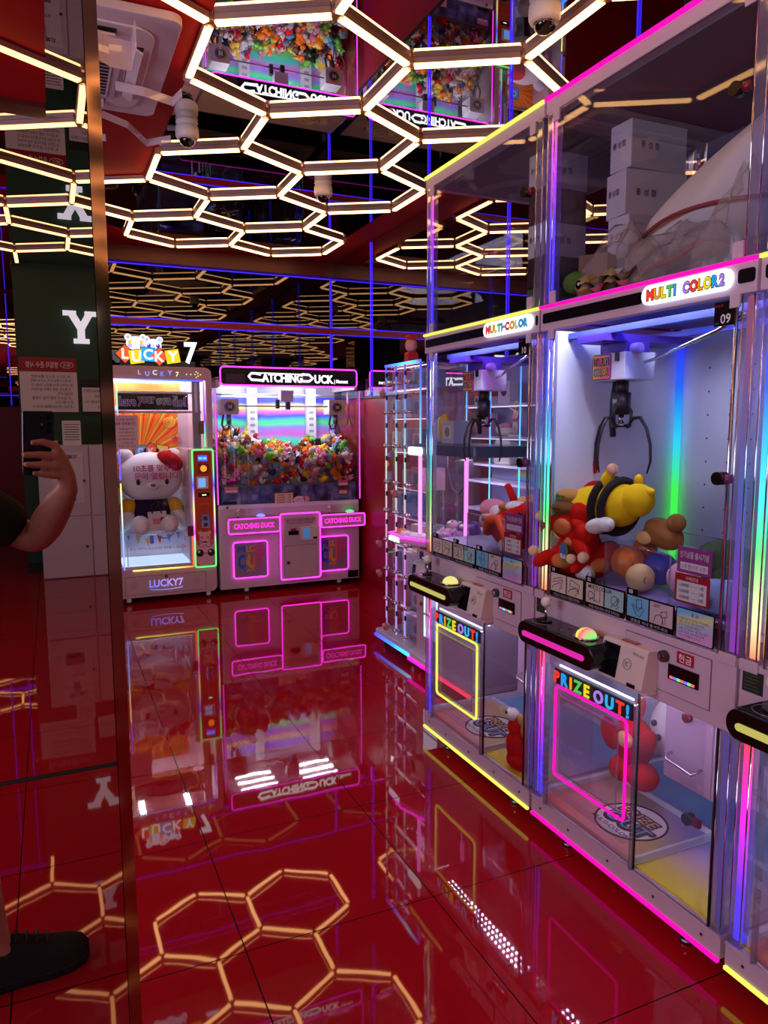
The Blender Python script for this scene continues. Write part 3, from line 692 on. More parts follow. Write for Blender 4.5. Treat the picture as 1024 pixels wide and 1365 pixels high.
    for k in range(6): b.text(('기계를 흔들거나 충격을 주지 마세요', '경품이 걸린 경우 직원을 불러 주세요', '본 기기는 현금과 카드를 사용합니다', '교환 및 환불이 불가합니다', '14세 미만은 보호자와 함께', '감사합니다')[k], (.671, y-.0013, .966-k*.0095), .0085, mat('notice_ink', (110, 100, 130), .6), align='L', off=.002, width=.10-.012*(k % 3))
    b.build('lettering', nt)
    b = MB(); b.box(.625, .745, .030, .033, 1.085, 1.128+.03, mat('banner_violet', (150, 60, 140), .4)); b.box(.637, .733, .0295, .03, 1.094, 1.115, PAPER)
    b.text('인기상품 출시기념', (.685, .0292, 1.137), .021, PAPER, off=.01, width=.10); b.text('2개 뽑으면 교환', (.685, .0290, 1.104), .014, mat('banner_violet'), off=.004, width=.085); b.build('promo_card', R)
    b = MB(); b.box(.622, .742, .028, .031, 1.0, 1.082, RED); b.box(.63, .734, .0272, .028, 1.006, 1.062, PAPER); b.text('가격안내', (.682, .0272, 1.071), .012, PAPER, off=.01)
    for k in range(3): b.text(('1,000원 ········· 1회', '5,000원 ········· 5회', '10,000원 ········ 10회')[k], (.682, .0268, 1.051-k*.017), .012, INK, off=.012, width=.085)
    b.build('price_card', R)
    # --- header
    b = MB(); b.box(.0, W, -.004, .03, 1.815, 1.895, LILAC); b.box(0, W, .03, D-.04, 1.868, 1.895, LILAC); hd = b.build('header', R, bevel=.003)
    pl, pr = (.494, .80) if logo.endswith('2') else (.52, .835)
    for x0, x1 in ((.015, pl-.008), (pr+.012, W-.004)): b = MB(); b.prism(rrect(x0, x1, 1.840, 1.874, .008), -.0065, -.004, BLACK, 'xz'); b.build('black_band', hd)
    b = MB(); b.prism(rrect(pl, pr, 1.831, 1.884, .026, 8), -.016, -.004, SIGNW, 'xz'); lg = b.build('logo_sign', hd)
    b = MB(); cols = [cmat(i, .8) for i in (0, 2, 4, 3, 1, 5, 0, 2, 4, 1, 6)]
    if logo.endswith('2'):
        spaced(b, 'MULTI', (pl+.020, -.0172, 1.857), .038, [cmat(i, .8) for i in (0, 2, 4, 3, 1)], .05, .10, back=INK, boff=.10, fit=.108)
        spaced(b, 'COLOR2', (pl+.152, -.0172, 1.857), .038, [cmat(i, .8) for i in (5, 0, 2, 4, 1, 5)], .05, .10, back=INK, boff=.10, fit=.135)
    else:
        spaced(b, 'MULTI-COLOR', (pl+.020, -.0172, 1.857), .037, cols, .03, .045, back=INK, boff=.085, fit=.275)
    b.build('lettering', lg)
    b = MB(); b.box(.0, W, -.012, .0, 1.890, 1.900, led); b.build('led_strip', hd)
    b = MB(); b.box(.742, .803, -.0025, .002, 1.745, 1.805, BLACK); b.text(number, (.778, -.003, 1.762), .032, PAPER, off=.012); b.text('MULTI', (.757, -.003, 1.795), .009, RED, off=.01); b.text('NO.', (.753, -.003, 1.752), .008, GREY); b.build('number_badge', R)
    for x in (.045, W-.075): b = MB(); b.box(x, x+.03, -.005, .0, 1.785, 1.822, LILAC); b.build('hinge_cover', R)
    b = MB(); b.cyl((W-.067, .0, 1.36), (W-.067, -.03, 1.36), .017, BLACK, 16); b.cyl((W-.055, -.012, 1.36), (W-.04, -.006, 1.36), .012, mat('lock_plum', (120, 40, 110), .4), 10); b.build('window_lock', R)
    b = MB()
    for k in range(4): b.box(.08+k*.185, .22+k*.185, .045, .075, 1.862, 1.868, glow('window_lamp', (216, 220, 255), 44.))
    b.build('lamp', R)
    b = MB()
    for ix in range(14):
        for iy in range(4): b.box(.46+ix*.025, .466+ix*.025, .04+iy*.018, .046+iy*.018, 1.848, 1.85, glow('dot_white', (190, 215, 255), 3.))
    b.build('led_dots', R)
    b = MB(); b.box(.10, .50, .13, .16, 1.842, 1.849, glow('lamp_'+number, (70, 110, 255) if number != '10' else (205, 60, 255), 9.)); b.build('added_tint_lamp', R)  # lamp added to give the window ceiling its blue and violet tint
    b = MB()
    for ix in range(22):
        for iy in range(3): b.box(.12+ix*.03, .127+ix*.03, .05+iy*.022, .057+iy*.022, .694, .699, glow('under_dots', (235, 222, 255), 42.))
    b.build('under_lamp', R)
    b = MB(); b.box(.02, W-.02, .12, .62, 1.85, 1.866, mat('gantry_ceiling_'+number, (64, 52, 130) if number != '10' else (120, 50, 150), .35)); b.build('window_ceiling', R)
    # --- gantry and claw
    b = MB(); RAIL = mat('rail_blue', (70, 84, 170), .3, .4)
    b.box(.02, W-.02, .10, .125, 1.792, 1.812, RAIL); b.box(.02, W-.02, .40, .425, 1.792, 1.812, RAIL); b.box(cart_x-.07, cart_x+.07, .08, .46, 1.768, 1.792, mat('gantry_violet', (74, 46, 160), .4)); ga = b.build('gantry', R)
    b = MB(); b.tube([(W-.05, .03, 1.775), (.70, .06, 1.745), (.52, .10, 1.715), (.40, .15, 1.70), (cart_x+.10, cart_y+.0, 1.70)], .0055, CHROME, 8); b.build('cable_pipe', ga)
    cx, cy = cart_x, cart_y; hz0, hz1 = 1.645, 1.735
    b = MB(); b.box(cx-.075, cx+.075, cy-.06, cy+.07, hz0, hz1, WHITE); b.box(cx-.06, cx+.07, cy-.05, cy+.05, hz1, 1.768, mat('gantry_violet')); hs = b.build('carriage', ga, bevel=.003)
    b = MB(); b.cyl((cx+.02, cy-.02, hz1+.01), (cx+.10, cy-.02, hz1+.01), .018, mat('pulley', (150, 120, 200), .3), 14); b.cyl((cx+.05, cy-.02, hz1+.01), (cx+.065, cy-.02, hz1+.01), .023, mat('pulley_pink', (200, 80, 160), .3), 14); b.box(cx+.03, cx+.05, cy-.064, cy-.06, hz1-.03, hz1, BLACK); b.build('winch', hs)
    b = MB(); b.prism(rrect(cx-.078, cx+.012, hz0+.004, hz1-.004, .006), cy-.064, cy-.0605, ramp_mat('carriage_label_print', [(0, (240, 180, 40)), (.5, (240, 120, 60)), (1, (230, 90, 150))], axis=0), 'xz')
    b.tube(ring(cx-.078, cx+.012, hz0+.004, hz1-.004, .006, cy-.064), .0016, INK, 4, True)
    for k, t in enumerate(('MULTI', 'COLOR')): b.text(t, (cx-.033, cy-.0655, hz1-.028-k*.034), .034, INK, off=.05, width=.078); spaced(b, t, (cx-.067, cy-.067, hz1-.028-k*.034), .030, [cand(i+k) for i in (0, 5, 2, 3, 1)], .008, .017, fit=.07)
    b.build('label', hs)
    b = MB(); b.cyl((cx, cy, hz0), (cx, cy, 1.60), .022, mat('claw_dark', (30, 28, 36), .35), 14); b.cyl((cx, cy, 1.605), (cx, cy, 1.53), .03, mat('claw_dark'), 16); b.cyl((cx, cy, 1.53), (cx, cy, 1.50), .01, CHROME, 10)
    b.tube([(cx-.055, cy+.02, hz0), (cx-.066, cy+.02, 1.58), (cx-.062, cy+.015, 1.50), (cx-.05, cy+.01, 1.455)], .011, BLACKM, 8)
    b.text('DF', (cx, cy-.031, 1.575), .018, PAPER, off=.01); b.cyl((cx, cy, 1.497), (cx, cy, 1.487), .032, BLACK, 12); cl = b.build('claw', ga)
    for a in (PI*.02, PI*.98, -PI/2+.1):
        b = MB(); u = Vector((math.cos(a), math.sin(a)*.8, 0)); o = Vector((cx, cy, 0))
        def pp(r, z): return tuple(o+u*r+Vector((0, 0, z)))
        b.tube([pp(.03, 1.56), pp(.046, 1.54), pp(.04, 1.49), pp(.028, 1.487)], .005, BLACKM, 6)
        b.tube([pp(.028, 1.487), pp(.055, 1.518), pp(.085, 1.52), pp(.115, 1.485), pp(.134, 1.43), pp(.137, 1.375), pp(.124, 1.335)], [.005, .006, .006, .0055, .005, .0045, .003], BLACKM, 7); b.build('claw_finger', cl)
    # --- clear storage box on top
    Z0, Z1 = 1.895, 2.575
    b = MB(); b.box(.0, W, .0, D, Z1-.05, Z1, LILAC); b.box(.045, W-.045, .035, D-.02, Z1-.055, Z1-.04, GREY); lid = b.build('box_lid', R, bevel=.003)
    b = MB(); b.box(.0, W, -.008, .0, Z1-.008, Z1+.004, led); b.build('led_strip', lid)
    b = MB(); b.box(.0, W, 0, D, 1.895, 1.905, mat('box_floor', (150, 140, 160), .5)); b.build('box_floor', R)
    post('e', .026, 1.905, Z1-.05, BX); post('f', W-.026, 1.905, Z1-.05, BX, False)
    for x in (.026, W-.026):
        b = MB(); b.rbox(x-.016, x+.016, D-.04, D-.008, 1.905, Z1-.05, .005, ACEDGE, 'xy', 2); p = b.build('clear_post', R)
    b = MB(); b.box(.05, W-.05, .004, .009, 1.905, Z1-.05, GLASS); b.build('box_front_glass', R)
    for x in (.006, W-.011):
        b = MB(); b.box(x, x+.005, .04, D-.04, 1.905, Z1-.05, GLASS); b.build('box_side_glass', R)
    b = MB(); b.box(.05, W-.05, D-.02, D-.015, 1.905, Z1-.05, GLASS if not opaque_left else mat('box_back_panel', (112, 98, 128), .5)); b.build('box_back_panel', R)
    for x0 in (.046, W-.075):
        for z0 in (1.905, Z1-.088): b = MB(); b.box(x0, x0+.032, -.005, .0, z0, z0+.038, LILAC); b.build('corner_bracket', R)
    b = MB(); b.cyl((W-.075, .0, 2.30), (W-.075, -.028, 2.30), .017, BLACK, 16); b.cyl((W-.062, -.012, 2.30), (W-.045, -.006, 2.30), .012, mat('lock_red'), 10); b.build('box_lock', R)
    return R
RAINBOW_DOME = glow_ramp('rainbow_button_dome', [(0, (90, 220, 90)), (.35, (240, 220, 90)), (.6, (255, 90, 120)), (1, (110, 230, 120))], .75, axis=0)
YELLOW_DOME = glow('yellow_button_dome', (235, 225, 130), .62)
Y9, Y10, Y11 = 2.17, 3.045, 1.295
M9 = claw_machine(Y9, 'lilac claw machine 09 with magenta LED edging and MULTI COLOR 2 sign', MAGLED, 'magenta', 'MULTI COLOR 2', '09', RAINBOW_DOME, True)
M10 = claw_machine(Y10, 'lilac claw machine 10 with yellow LED edging and MULTI-COLOR sign', YELLED, 'yellow', 'MULTI-COLOR', '10', YELLOW_DOME, False, cart_x=.12+.03)
M11 = claw_machine(Y11, 'claw machine cut by the right edge, yellow lit control box nearest the viewer', YELLED, 'yellow', 'MULTI-COLOR', '08', YELLOW_DOME, True)
def LW(R, s, d, z): return Vector((R.location.x+d, R.location.y-s, z))
# ================================================================ TIMING PRIZE MACHINE WITH THE LUCKY 7 SIGN
LX, BY = .45, 6.40
LK = thing('prize_machine', 'pinkish prize machine with LUCKY 7 sign on top and a big plush inside', 'prize machine', (LX, BY, 0))
PINKW = mat('pinkish_cabinet', (206, 172, 180), .4)
def arc_led(name, stops, st=1.5): return glow_ramp(name, stops, st)
b = MB(); W = .815
b.prism([(0, .055)]+[(W-.05+.05*math.sin(a*PI/10), .105-.05*math.cos(a*PI/10)) for a in range(6)]+[(W, .30), (0, .30)], 0, .62, PINKW, 'xz'); ba = b.build('base_cabinet', LK, bevel=.004)
b = MB(); b.tube(ring(.054, .716, .08, .236, .002, -.0008), .0018, LILAC2, 4, True)
for cx in (.12, .64):
    for i in range(5):
        for j in range(5):
            if (i-2)**2+(j-2)**2 < 6: b.cyl((cx+(i-2)*.012, -.0002, .16+(j-2)*.012), (cx+(i-2)*.012, -.0012, .16+(j-2)*.012), .003, LILAC2, 6)
b.cyl((.385, 0, .222), (.385, -.008, .222), .012, GOLD, 14); b.build('service_panel', ba)
b = MB(); VIO = glow_ramp('violet_letters', [(0, (120, 130, 250)), (1, (196, 160, 250))], .55, axis=0)
b.text('LUCKY7', (.385, -.0022, .165), .085, VIO, off=.03, width=.28)
b.tube([(.25+.03*k, -.002, .118-.010*math.sin(PI*k/9)) for k in range(10)], .003, VIO, 5); b.build('lettering', ba)
for x, y in ((.08, .06), (.74, .06), (.08, .55), (.74, .55)): caster(LK, x, y-.03, .060, .027, WPLAS)
# body: back, sides, top
b = MB(); b.box(0, .03, 0, .62, .30, 1.975, PINKW); b.box(.60, W, .0, .62, .30, 1.29, PINKW); b.box(.765, W, 0, .62, 1.29, 1.87, PINKW)
b.prism([(0, 1.868), (W, 1.868), (W, 1.92)]+[(W-.055+.055*math.cos(a*PI/12), 1.92+.055*math.sin(a*PI/12)) for a in range(7)]+[(0, 1.975)], 0, .03, PINKW, 'xz'); b.box(0, W-.03, .03, .62, 1.955, 1.975, PINKW); b.box(W-.05, W, .03, .62, 1.86, 1.93, PINKW); b.box(0, W, .60, .62, .3, 1.9, PINKW); b.build('cabinet_shell', LK, bevel=.003)
b = MB(); x = .245
for i, ch in enumerate('LUCKY7'):
    b.text(ch, (.235+.06*i, -.0015, 1.918+(.006 if i % 2 == 0 else -.004)), .052, glow('header_letter_%d' % i, ((200, 130, 235), (150, 140, 250), (190, 210, 250), (120, 120, 250), (130, 150, 250), (210, 240, 170))[i], .8), off=.02)
for k in range(4): b.text('LUCK'[k], (.05+.035*k, -.0015, 1.92), .03, mat('faint_violet', (196, 150, 205), .4))
for k, (px, pz) in enumerate(((.61, 0), (.645, 0), (.68, 0), (.69, .022), (.705, .011), (.725, 0), (.705, -.011), (.69, -.022))): b.cyl((px, 0, 1.915+pz), (px, -.002, 1.915+pz), .005, glow('arrow_dot', (225, 225, 160), .8), 8)
b.build('header_lettering', LK)
# interior
b = MB(); b.box(.03, .60, .50, .51, .30, 1.60, WHITE); b.box(.03, .76, .02, .6, .30, .318, WHITE); b.build('interior', LK)
SUN = bpy.data.materials.new('sunburst_print'); SUN.use_nodes = True
nt = SUN.node_tree; bs = nt.nodes['Principled BSDF']; tc = nt.nodes.new('ShaderNodeTexCoord'); mp = nt.nodes.new('ShaderNodeMapping'); gr = nt.nodes.new('ShaderNodeTexGradient'); gr.gradient_type = 'RADIAL'
mp.inputs['Location'].default_value = (.56, .05, 0); mp.inputs['Rotation'].default_value = (PI/2, 0, 0); sep = nt.nodes.new('ShaderNodeSeparateXYZ'); cmb = nt.nodes.new('ShaderNodeCombineXYZ')
nt.links.new(tc.outputs['Generated'], sep.inputs[0])
ad1 = nt.nodes.new('ShaderNodeMath'); ad1.operation = 'SUBTRACT'; ad1.inputs[1].default_value = .4; nt.links.new(sep.outputs[0], ad1.inputs[0])
ad2 = nt.nodes.new('ShaderNodeMath'); ad2.operation = 'SUBTRACT'; ad2.inputs[1].default_value = .42; nt.links.new(sep.outputs[2], ad2.inputs[0])
nt.links.new(ad1.outputs[0], cmb.inputs[0]); nt.links.new(ad2.outputs[0], cmb.inputs[1]); nt.links.new(cmb.outputs[0], gr.inputs[0])
mul = nt.nodes.new('ShaderNodeMath'); mul.operation = 'MULTIPLY'; mul.inputs[1].default_value = 24; fr = nt.nodes.new('ShaderNodeMath'); fr.operation = 'FRACT'; rp = nt.nodes.new('ShaderNodeValToRGB'); rp.color_ramp.interpolation = 'CONSTANT'
nt.links.new(gr.outputs['Fac'], mul.inputs[0]); nt.links.new(mul.outputs[0], fr.inputs[0]); nt.links.new(fr.outputs[0], rp.inputs[0])
el = rp.color_ramp.elements
for _ in range(4): el.new(.5)
for i, (p, c_) in enumerate(((0, (238, 120, 20)), (.3, (225, 60, 24)), (.5, (240, 130, 24)), (.66, (236, 190, 60)), (.8, (90, 140, 40)), (.88, (238, 120, 20)))): el[i].position = p; el[i].color = lin(c_)
nt.links.new(rp.outputs[0], bs.inputs['Base Color']); bs.inputs['Roughness'].default_value = .5
b = MB(); b.box(.035, .60, .492, .5, .95, 1.60, SUN); b.build('sunburst_backdrop', LK)
b = MB(); bs2 = mat('backdrop_spiral', (246, 190, 70), .5)
b.tube([(.52+(.008+.011*t/6)*math.cos(t*.8)*1.0, .489, 1.52+(.008+.011*t/6)*math.sin(t*.8)) for t in range(26)], .007, bs2, 6)
st = []
for k in range(10): r = .042 if k % 2 == 0 else .018; st.append((.575+r*math.cos(PI/2+k*PI/5), 1.37+r*math.sin(PI/2+k*PI/5)))
b.prism(st, .487, .491, mat('backdrop_star', (196, 60, 60), .5), 'xz')
for cx, cz, cc, ro in ((.27, 1.26, (70, 160, 230), 0), (.36, 1.27, (232, 96, 50), .78), (.45, 1.265, (240, 200, 50), .2)):
    b.X = Matrix.Translation((cx, .484, cz)) @ Matrix.Rotation(ro, 4, 'Y'); b.box(-.056, .056, .001, .003, -.056, .056, INK); b.box(-.05, .05, -.001, .001, -.05, .05, mat('tile_%d' % cc[0], cc, .5)); b.X = None
for t, x in (('C', .27), ('K', .36), ('Y', .45)): b.text(t, (x, .482, 1.266), .075, PAPER, off=.03)
b.build('backdrop_print', LK)
for x0 in (.12, .52):
    b = MB()
    for k in range(16):
        for q_ in range(3): b.box(x0+q_*.016, x0+q_*.016+.009, .06+k*.027, .074+k*.027, 1.946, 1.953, glow('lucky_lamp', (235, 240, 255), 95.))
    b.build('lamp', LK)
b = MB(); b.box(.04, .60, .30, .31, 1.66, 1.85, mat('orange_print', (225, 130, 50), .5)); b.build('upper_backdrop', LK)
b = MB(); b.box(.06, .625, .06, .064, 1.62, 1.755, BLACK); b.box(.03, .73, .05, .08, 1.755, 1.772, WHITE); b.box(.03, .73, .04, .09, 1.595, 1.612, STEEL); bn = b.build('banner', LK)
b = MB(); xx = .075
for t, c_, wd in (('have', (96, 30, 136), .13), ('your', (60, 60, 90), .14), ('own', (50, 90, 50), .115), ('do!', (70, 90, 60), .11)):
    cm = mat('banner_%s' % t[0], c_, .4); b.text(t, (xx+wd/2, .0585, 1.69), .10, mat('banner_outline', (226, 206, 240), .4), off=.06, width=wd+.004); b.text(t, (xx+wd/2, .0575, 1.69), .10, cm, off=.012, width=wd-.004); xx += wd+.012
b.build('lettering', bn)
b = MB(); b.box(.655, .72, .03, .05, .30, 1.86, STEEL); b.box(.675, .695, .02, .031, 1.60, 1.85, WHITE); b.build('guide_rail', LK)
# door with rainbow LED edging
b = MB(); b.box(.035, .605, -.004, .002, .30, 1.86, GLASS); b.build('door_glass', LK)
b = MB()
b.text('10초를 맞추면', (.33, -.0062, 1.14), .062, mat('magenta_print', (196, 40, 140), .5), off=.02); b.text('문이 열립니다', (.34, -.0062, 1.075), .062, mat('magenta_print'), off=.02)
b.text('주의! 기대거나 밀지 마세요 파손될 수 있습니다', (.33, -.0062, .47), .03, mat('magenta_print'), off=.006, width=.46); b.build('door_lettering', LK)
EDGE = [((.052, .30, .052, 1.02), [(0, (120, 120, 255)), (.4, (120, 170, 255)), (.8, (225, 225, 150)), (1, (250, 240, 120))]), ((.052, 1.05, .052, 1.85), [(0, (90, 80, 255)), (.6, (80, 80, 255)), (.8, (150, 230, 150)), (1, (140, 240, 170))]),
        ((.035, 1.862, .745, 1.862), [(0, (220, 215, 245)), (.35, (90, 150, 255)), (.8, (60, 110, 255)), (1, (110, 60, 255))]), ((.745, 1.31, .745, 1.85), [(0, (80, 240, 110)), (.2, (80, 220, 160)), (.4, (110, 50, 255)), (1, (130, 50, 255))]),
        ((.12, .288, .615, .288), [(0, (230, 235, 110)), (.7, (240, 220, 90)), (1, (255, 110, 70))]), ((.616, .295, .616, .55), [(0, (255, 90, 60)), (1, (255, 80, 90))])]
for i, (e, stops) in enumerate(EDGE):
    b = MB(); ax = 2 if e[0] == e[2] else 0
    b.tube([(e[0], -.006, e[1]), (e[2], -.006, e[3])], .0055, glow_ramp('lucky_edge_%d' % i, stops, 1.1, ax), 8); b.build('door_led', LK)
for a_ in ((.0, .03, -.014, .0, 1.02, 1.06, GOLD), (.705, .74, -.012, 0, 1.42, 1.53, GOLD), (.575, .62, -.02, -.004, .555, .64, mat('lock_red'))): b = MB(); b.box(*a_); b.build('hinge', LK)
po = MB(); po.rbox(.012, .205, -.012, -.008, 1.30, 1.575, .012, mat('notice_pink', (226, 196, 206), .5)); no = po.build('notice_board', LK)
b = MB(); b.text('10초를 맞추면', (.108, -.0135, 1.54), .024, mat('magenta_print'), off=.01); b.text('상품 증정합니다', (.108, -.0135, 1.508), .024, INK, off=.012)
for k in range(6): b.text(('버튼을 눌러 시작', '숫자가 올라갑니다', '10초에 맞게 정지', '문이 열리면 꺼내기', '※ 기회는 1회', '즐거운 시간 되세요')[k], (.115, -.0135, 1.465-k*.028), .017, (INK, INK, RED)[k % 3], off=.006)
b.build('lettering', no)
# clear tray with party print
b = MB(); b.box(.08, .60, .03, .035, .32, .59, ACRYL); b.box(.08, .60, .03, .30, .585, .592, ACRYL); b.tube([(.085, .03, .32), (.085, .03, .588), (.595, .03, .588), (.595, .03, .32)], .004, mat('clear_edge_white', (226, 232, 245), .3), 6); tr = b.build('prize_tray', LK)
b = MB(); b.box(.09, .59, .31, .315, .44, .60, mat('party_print', (214, 216, 240), .5))
b.tube([(.14+.02*k, .307, .585-.05*math.sin(PI*k/8)) for k in range(9)], .003, INK, 5); b.tube([(.31+.03*k, .307, .59-.09*math.sin(PI*k/8)) for k in range(9)], .003, INK, 5)
for x, z, c_ in ((.12, .53, (90, 150, 220)), (.2, .5, (220, 170, 70)), (.28, .47, (240, 180, 60)), (.38, .49, (190, 60, 80)), (.46, .5, (100, 150, 225)), (.54, .52, (90, 150, 220))):
    b.prism([(x-.018, z+.03), (x+.018, z+.035), (x+.004, z-.035)], .305, .309, mat('flag_%d%d' % (c_[0], c_[2]), c_, .5), 'xz')
b.prism([(.30, .53), (.33, .53), (.33, .46), (.30, .46)], .304, .308, mat('cracker', (90, 90, 190), .5), 'xz'); b.build('party_print', tr)
b = MB(); b.box(.05, .62, .03, .48, .318, .326, glow('floor_light', (200, 225, 255), .75)); b.build('lit_floor', LK)
# orange control column
b = MB(); ORG = mat('orange_panel', (196, 66, 14), .35)
b.rbox(.645, .795, -.012, .0, .29, 1.275, .012, ORG); cp = b.build('control_panel', LK)
b = MB()
b.tube(ring(.632, .808, .278, 1.288, .016, -.012), .0058, glow_ramp('panel_led', [(0, (90, 245, 110)), (.2, (120, 245, 130)), (.3, (200, 60, 255)), (.5, (220, 220, 120)), (.7, (90, 60, 255)), (.85, (120, 240, 120)), (1, (110, 245, 130))], 1.0), 8, True); b.build('led_frame', cp)
b = MB(); b.box(.678, .757, -.018, -.012, 1.19, 1.24, glow('blue_lcd', (60, 80, 240), 1.0)); b.text('00.00', (.717, -.0185, 1.215), .03, glow('lcd_digit', (120, 190, 255), 1.4), off=.01); b.build('timer_display', cp)
b = MB(); b.box(.676, .768, -.016, -.012, 1.085, 1.17, mat('dark_orange', (150, 50, 14), .4)); b.cyl((.722, -.016, 1.128), (.722, -.022, 1.128), .034, GOLD, 20); b.ball((.722, -.024, 1.128), (.027, .016, .027), glow('orange_button', (255, 120, 40), 1.3), 16, 10); b.build('stop_button', cp)
b = MB(); b.rbox(.660, .760, -.024, -.012, .955, 1.06, .008, WPLAS); b.box(.675, .735, -.026, -.024, .968, 1.045, glow('reader_screen', (110, 160, 225), .7)); b.build('card_reader', cp)
b = MB(); b.box(.675, .768, -.016, -.012, .885, .92, BLACK); b.box(.705, .74, -.0175, -.016, .898, .905, glow('slot_white', (235, 240, 190), 1.4)); b.build('bill_slot', cp)
b = MB(); b.text('PLAY TIME', (.72, -.013, .825), .02, mat('print_pale', (235, 150, 90), .5)); b.build('lettering', cp)
b = MB(); b.rbox(.69, .762, -.02, -.012, .615, .735, .008, CHROME); b.cyl((.726, -.02, .70), (.726, -.026, .70), .018, DARKG, 14); b.box(.712, .742, -.024, -.02, .63, .66, DARKG); b.build('coin_slot', cp)
b = MB(); PK = mat('bear_pink', (232, 182, 190), .5)
b.prism(rrect(.648, .792, .293, .50, .03), -.0135, -.012, PK, 'xz'); b.prism(circ(.717, .535, .048), -.0135, -.012, PK, 'xz')
for sx in (-1, 1): b.prism(circ(.717+sx*.038, .575, .018), -.0132, -.012, PK, 'xz'); b.prism(circ(.72+sx*.048, .40, .032), -.0145, -.0135, INK, 'xz'); b.prism(circ(.712+sx*.048, .412, .011), -.015, -.0145, PAPER, 'xz'); b.prism(circ(.72+sx*.056, .49, .022, 12), -.014, -.0135, mat('bear_pink_dark', (220, 120, 140), .5), 'xz')
for sx in (-1, 1):
    st = []
    for k in range(10): r = .02 if k % 2 == 0 else .009; st.append((.717+sx*.026+r*math.cos(PI/2+k*PI/5), .535+r*math.sin(PI/2+k*PI/5)))
    b.prism(st, -.0148, -.0135, mat('star_orange', (226, 130, 40), .5), 'xz')
b.tube([(.655+.016*k, -.0145, .475+(.02 if k in (0, 8) else -.025*math.sin(PI*k/4) if k < 5 else -.025*abs(math.sin(PI*k/4)))) for k in range(9)], .002, INK, 5); b.text('w', (.72, -.0145, .395), .03, INK); b.build('bear_print', cp)
# sign on the top
sg = MB(); sg.box(.10, .70, .10, .13, 1.975, 2.03, DARKG); top = sg.build('sign_bracket', LK)
b = MB()
for i, (cx, cz, ro, c_, s_) in enumerate(((.137, 2.075, PI/4, (236, 92, 48), .052), (.225, 2.055, -.16, (238, 206, 40), .055), (.318, 2.075, .04, (52, 160, 236), .054), (.407, 2.06, PI/4, (236, 92, 48), .052), (.515, 2.065, -.17, (238, 206, 40), .055))):
    for e, mm, y in ((.006, INK, .0), (0, glow('sign_tile_%d' % (c_[0]+c_[2]), c_, .72), -.012)):
        b.X = Matrix.Translation((cx, .095+y-.001*i, cz)) @ Matrix.Rotation(ro, 4, 'Y'); b.box(-s_-e, s_+e, 0, .03, -s_-e, s_+e, mm)
    b.X = None
    b.text('LUCKY'[i], (cx, .077-.001*i, cz), .115, SIGNW, off=.022, ex=.004)
b.build('lucky_tiles', top)
b = MB(); b.text('7', (.665, .09, 2.098), .235, SIGNW, off=.03, ex=.02, width=.105); b.text('7', (.665, .098, 2.098), .245, INK, off=.05, width=.118); b.build('number_seven', top)
b = MB(); BW = glow('sign_bear_white', (226, 236, 250), .85); BP = glow('sign_bear_mauve', (196, 176, 225), .75)
for cx, cz, rx in ((.225, 2.165, .075), (.365, 2.15, .066)):
    b.prism([(cx+rx*math.cos(2*PI*k/24), cz+.056*math.sin(2*PI*k/24)) for k in range(24)], .10, .115, BW, 'xz')
    for sx in (-1, 1):
        ex = cx+sx*rx*.78; b.prism(circ(ex, cz+.048, .027), .10, .116, BW, 'xz'); b.prism(circ(ex, cz+.048, .014), .097, .10, BP, 'xz'); b.prism(circ(cx+sx*rx*.62, cz-.02, .02), .097, .10, BP, 'xz')
        if cx < .3:
            st = []
            for k in range(10): r = .024 if k % 2 == 0 else .011; st.append((cx+sx*.045+r*math.cos(PI/2+k*PI/5), cz+.01+r*math.sin(PI/2+k*PI/5)))
            b.prism(st, .094, .098, glow('sign_star', (240, 190, 60), .8), 'xz')
        else: b.prism(circ(cx+sx*.036, cz, .016), .095, .10, glow('sign_eye', (60, 70, 190), .7), 'xz'); b.prism(circ(cx+sx*.036-.005, cz+.006, .005), .093, .095, BW, 'xz')
    b.prism(circ(cx, cz+.002, .004, 8), .096, .10, INK, 'xz')
b.build('bear_heads', top)
# the big plush in the machine: a plain seated white teddy
def plush_big(name, label, loc, rz, col, build):
    t = thing(name, label, 'plush toy', loc, rz); build(t, col); return t
def P_(bm, nm, t, rgb=None):
    o = bm.build(nm, t)
    if rgb: o.color = lin(rgb)
    return o
WH, NAVY, YEL = (238, 232, 236), (24, 24, 58), (232, 186, 50)
t = thing('plush_bear', 'huge seated white teddy bear with red beret filling the LUCKY 7 machine', 'plush toy', (LX+.315, BY+.27, .59))
b = MB(); b.ball((0, 0, .14), (.17, .14, .19), PLUSH, 20, 14); P_(b, 'body', t, WH)
b = MB(); b.ball((0, -.005, .17), (.178, .147, .15), PLUSH, 20, 12); P_(b, 'dark_overall', t, NAVY)
b = MB(); b.ball((0, -.02, .46), (.27, .18, .215), PLUSH, 24, 16); hd = P_(b, 'head', t, WH)
for sx in (-1, 1):
    b = MB(); b.ball((sx*.20, 0, .635), (.072, .045, .072), PLUSH, 16, 10); P_(b, 'ear', hd, WH)
    b = MB(); b.ball((sx*.115, -.178, .43), (.018, .012, .026), EYE_M, 12, 8); b.build('eye', hd)
    b = MB(); b.ball((sx*.225, -.05, .10), (.07, .075, .12), PLUSH, 14, 10, eul(0, sx*-.5, 0)); P_(b, 'paw', t, WH)
    b = MB(); b.ball((sx*.195, -.03, .20), (.075, .08, .085), PLUSH, 14, 10, eul(0, sx*-.5, 0)); P_(b, 'yellow_sleeve', t, YEL)
    b = MB(); b.ball((sx*.115, -.20, .065), (.082, .085, .085), PLUSH, 16, 10); P_(b, 'foot', t, WH)
b = MB(); b.ball((0, -.19, .395), (.055, .025, .035), PLUSH, 14, 8); P_(b, 'muzzle', hd, WH)
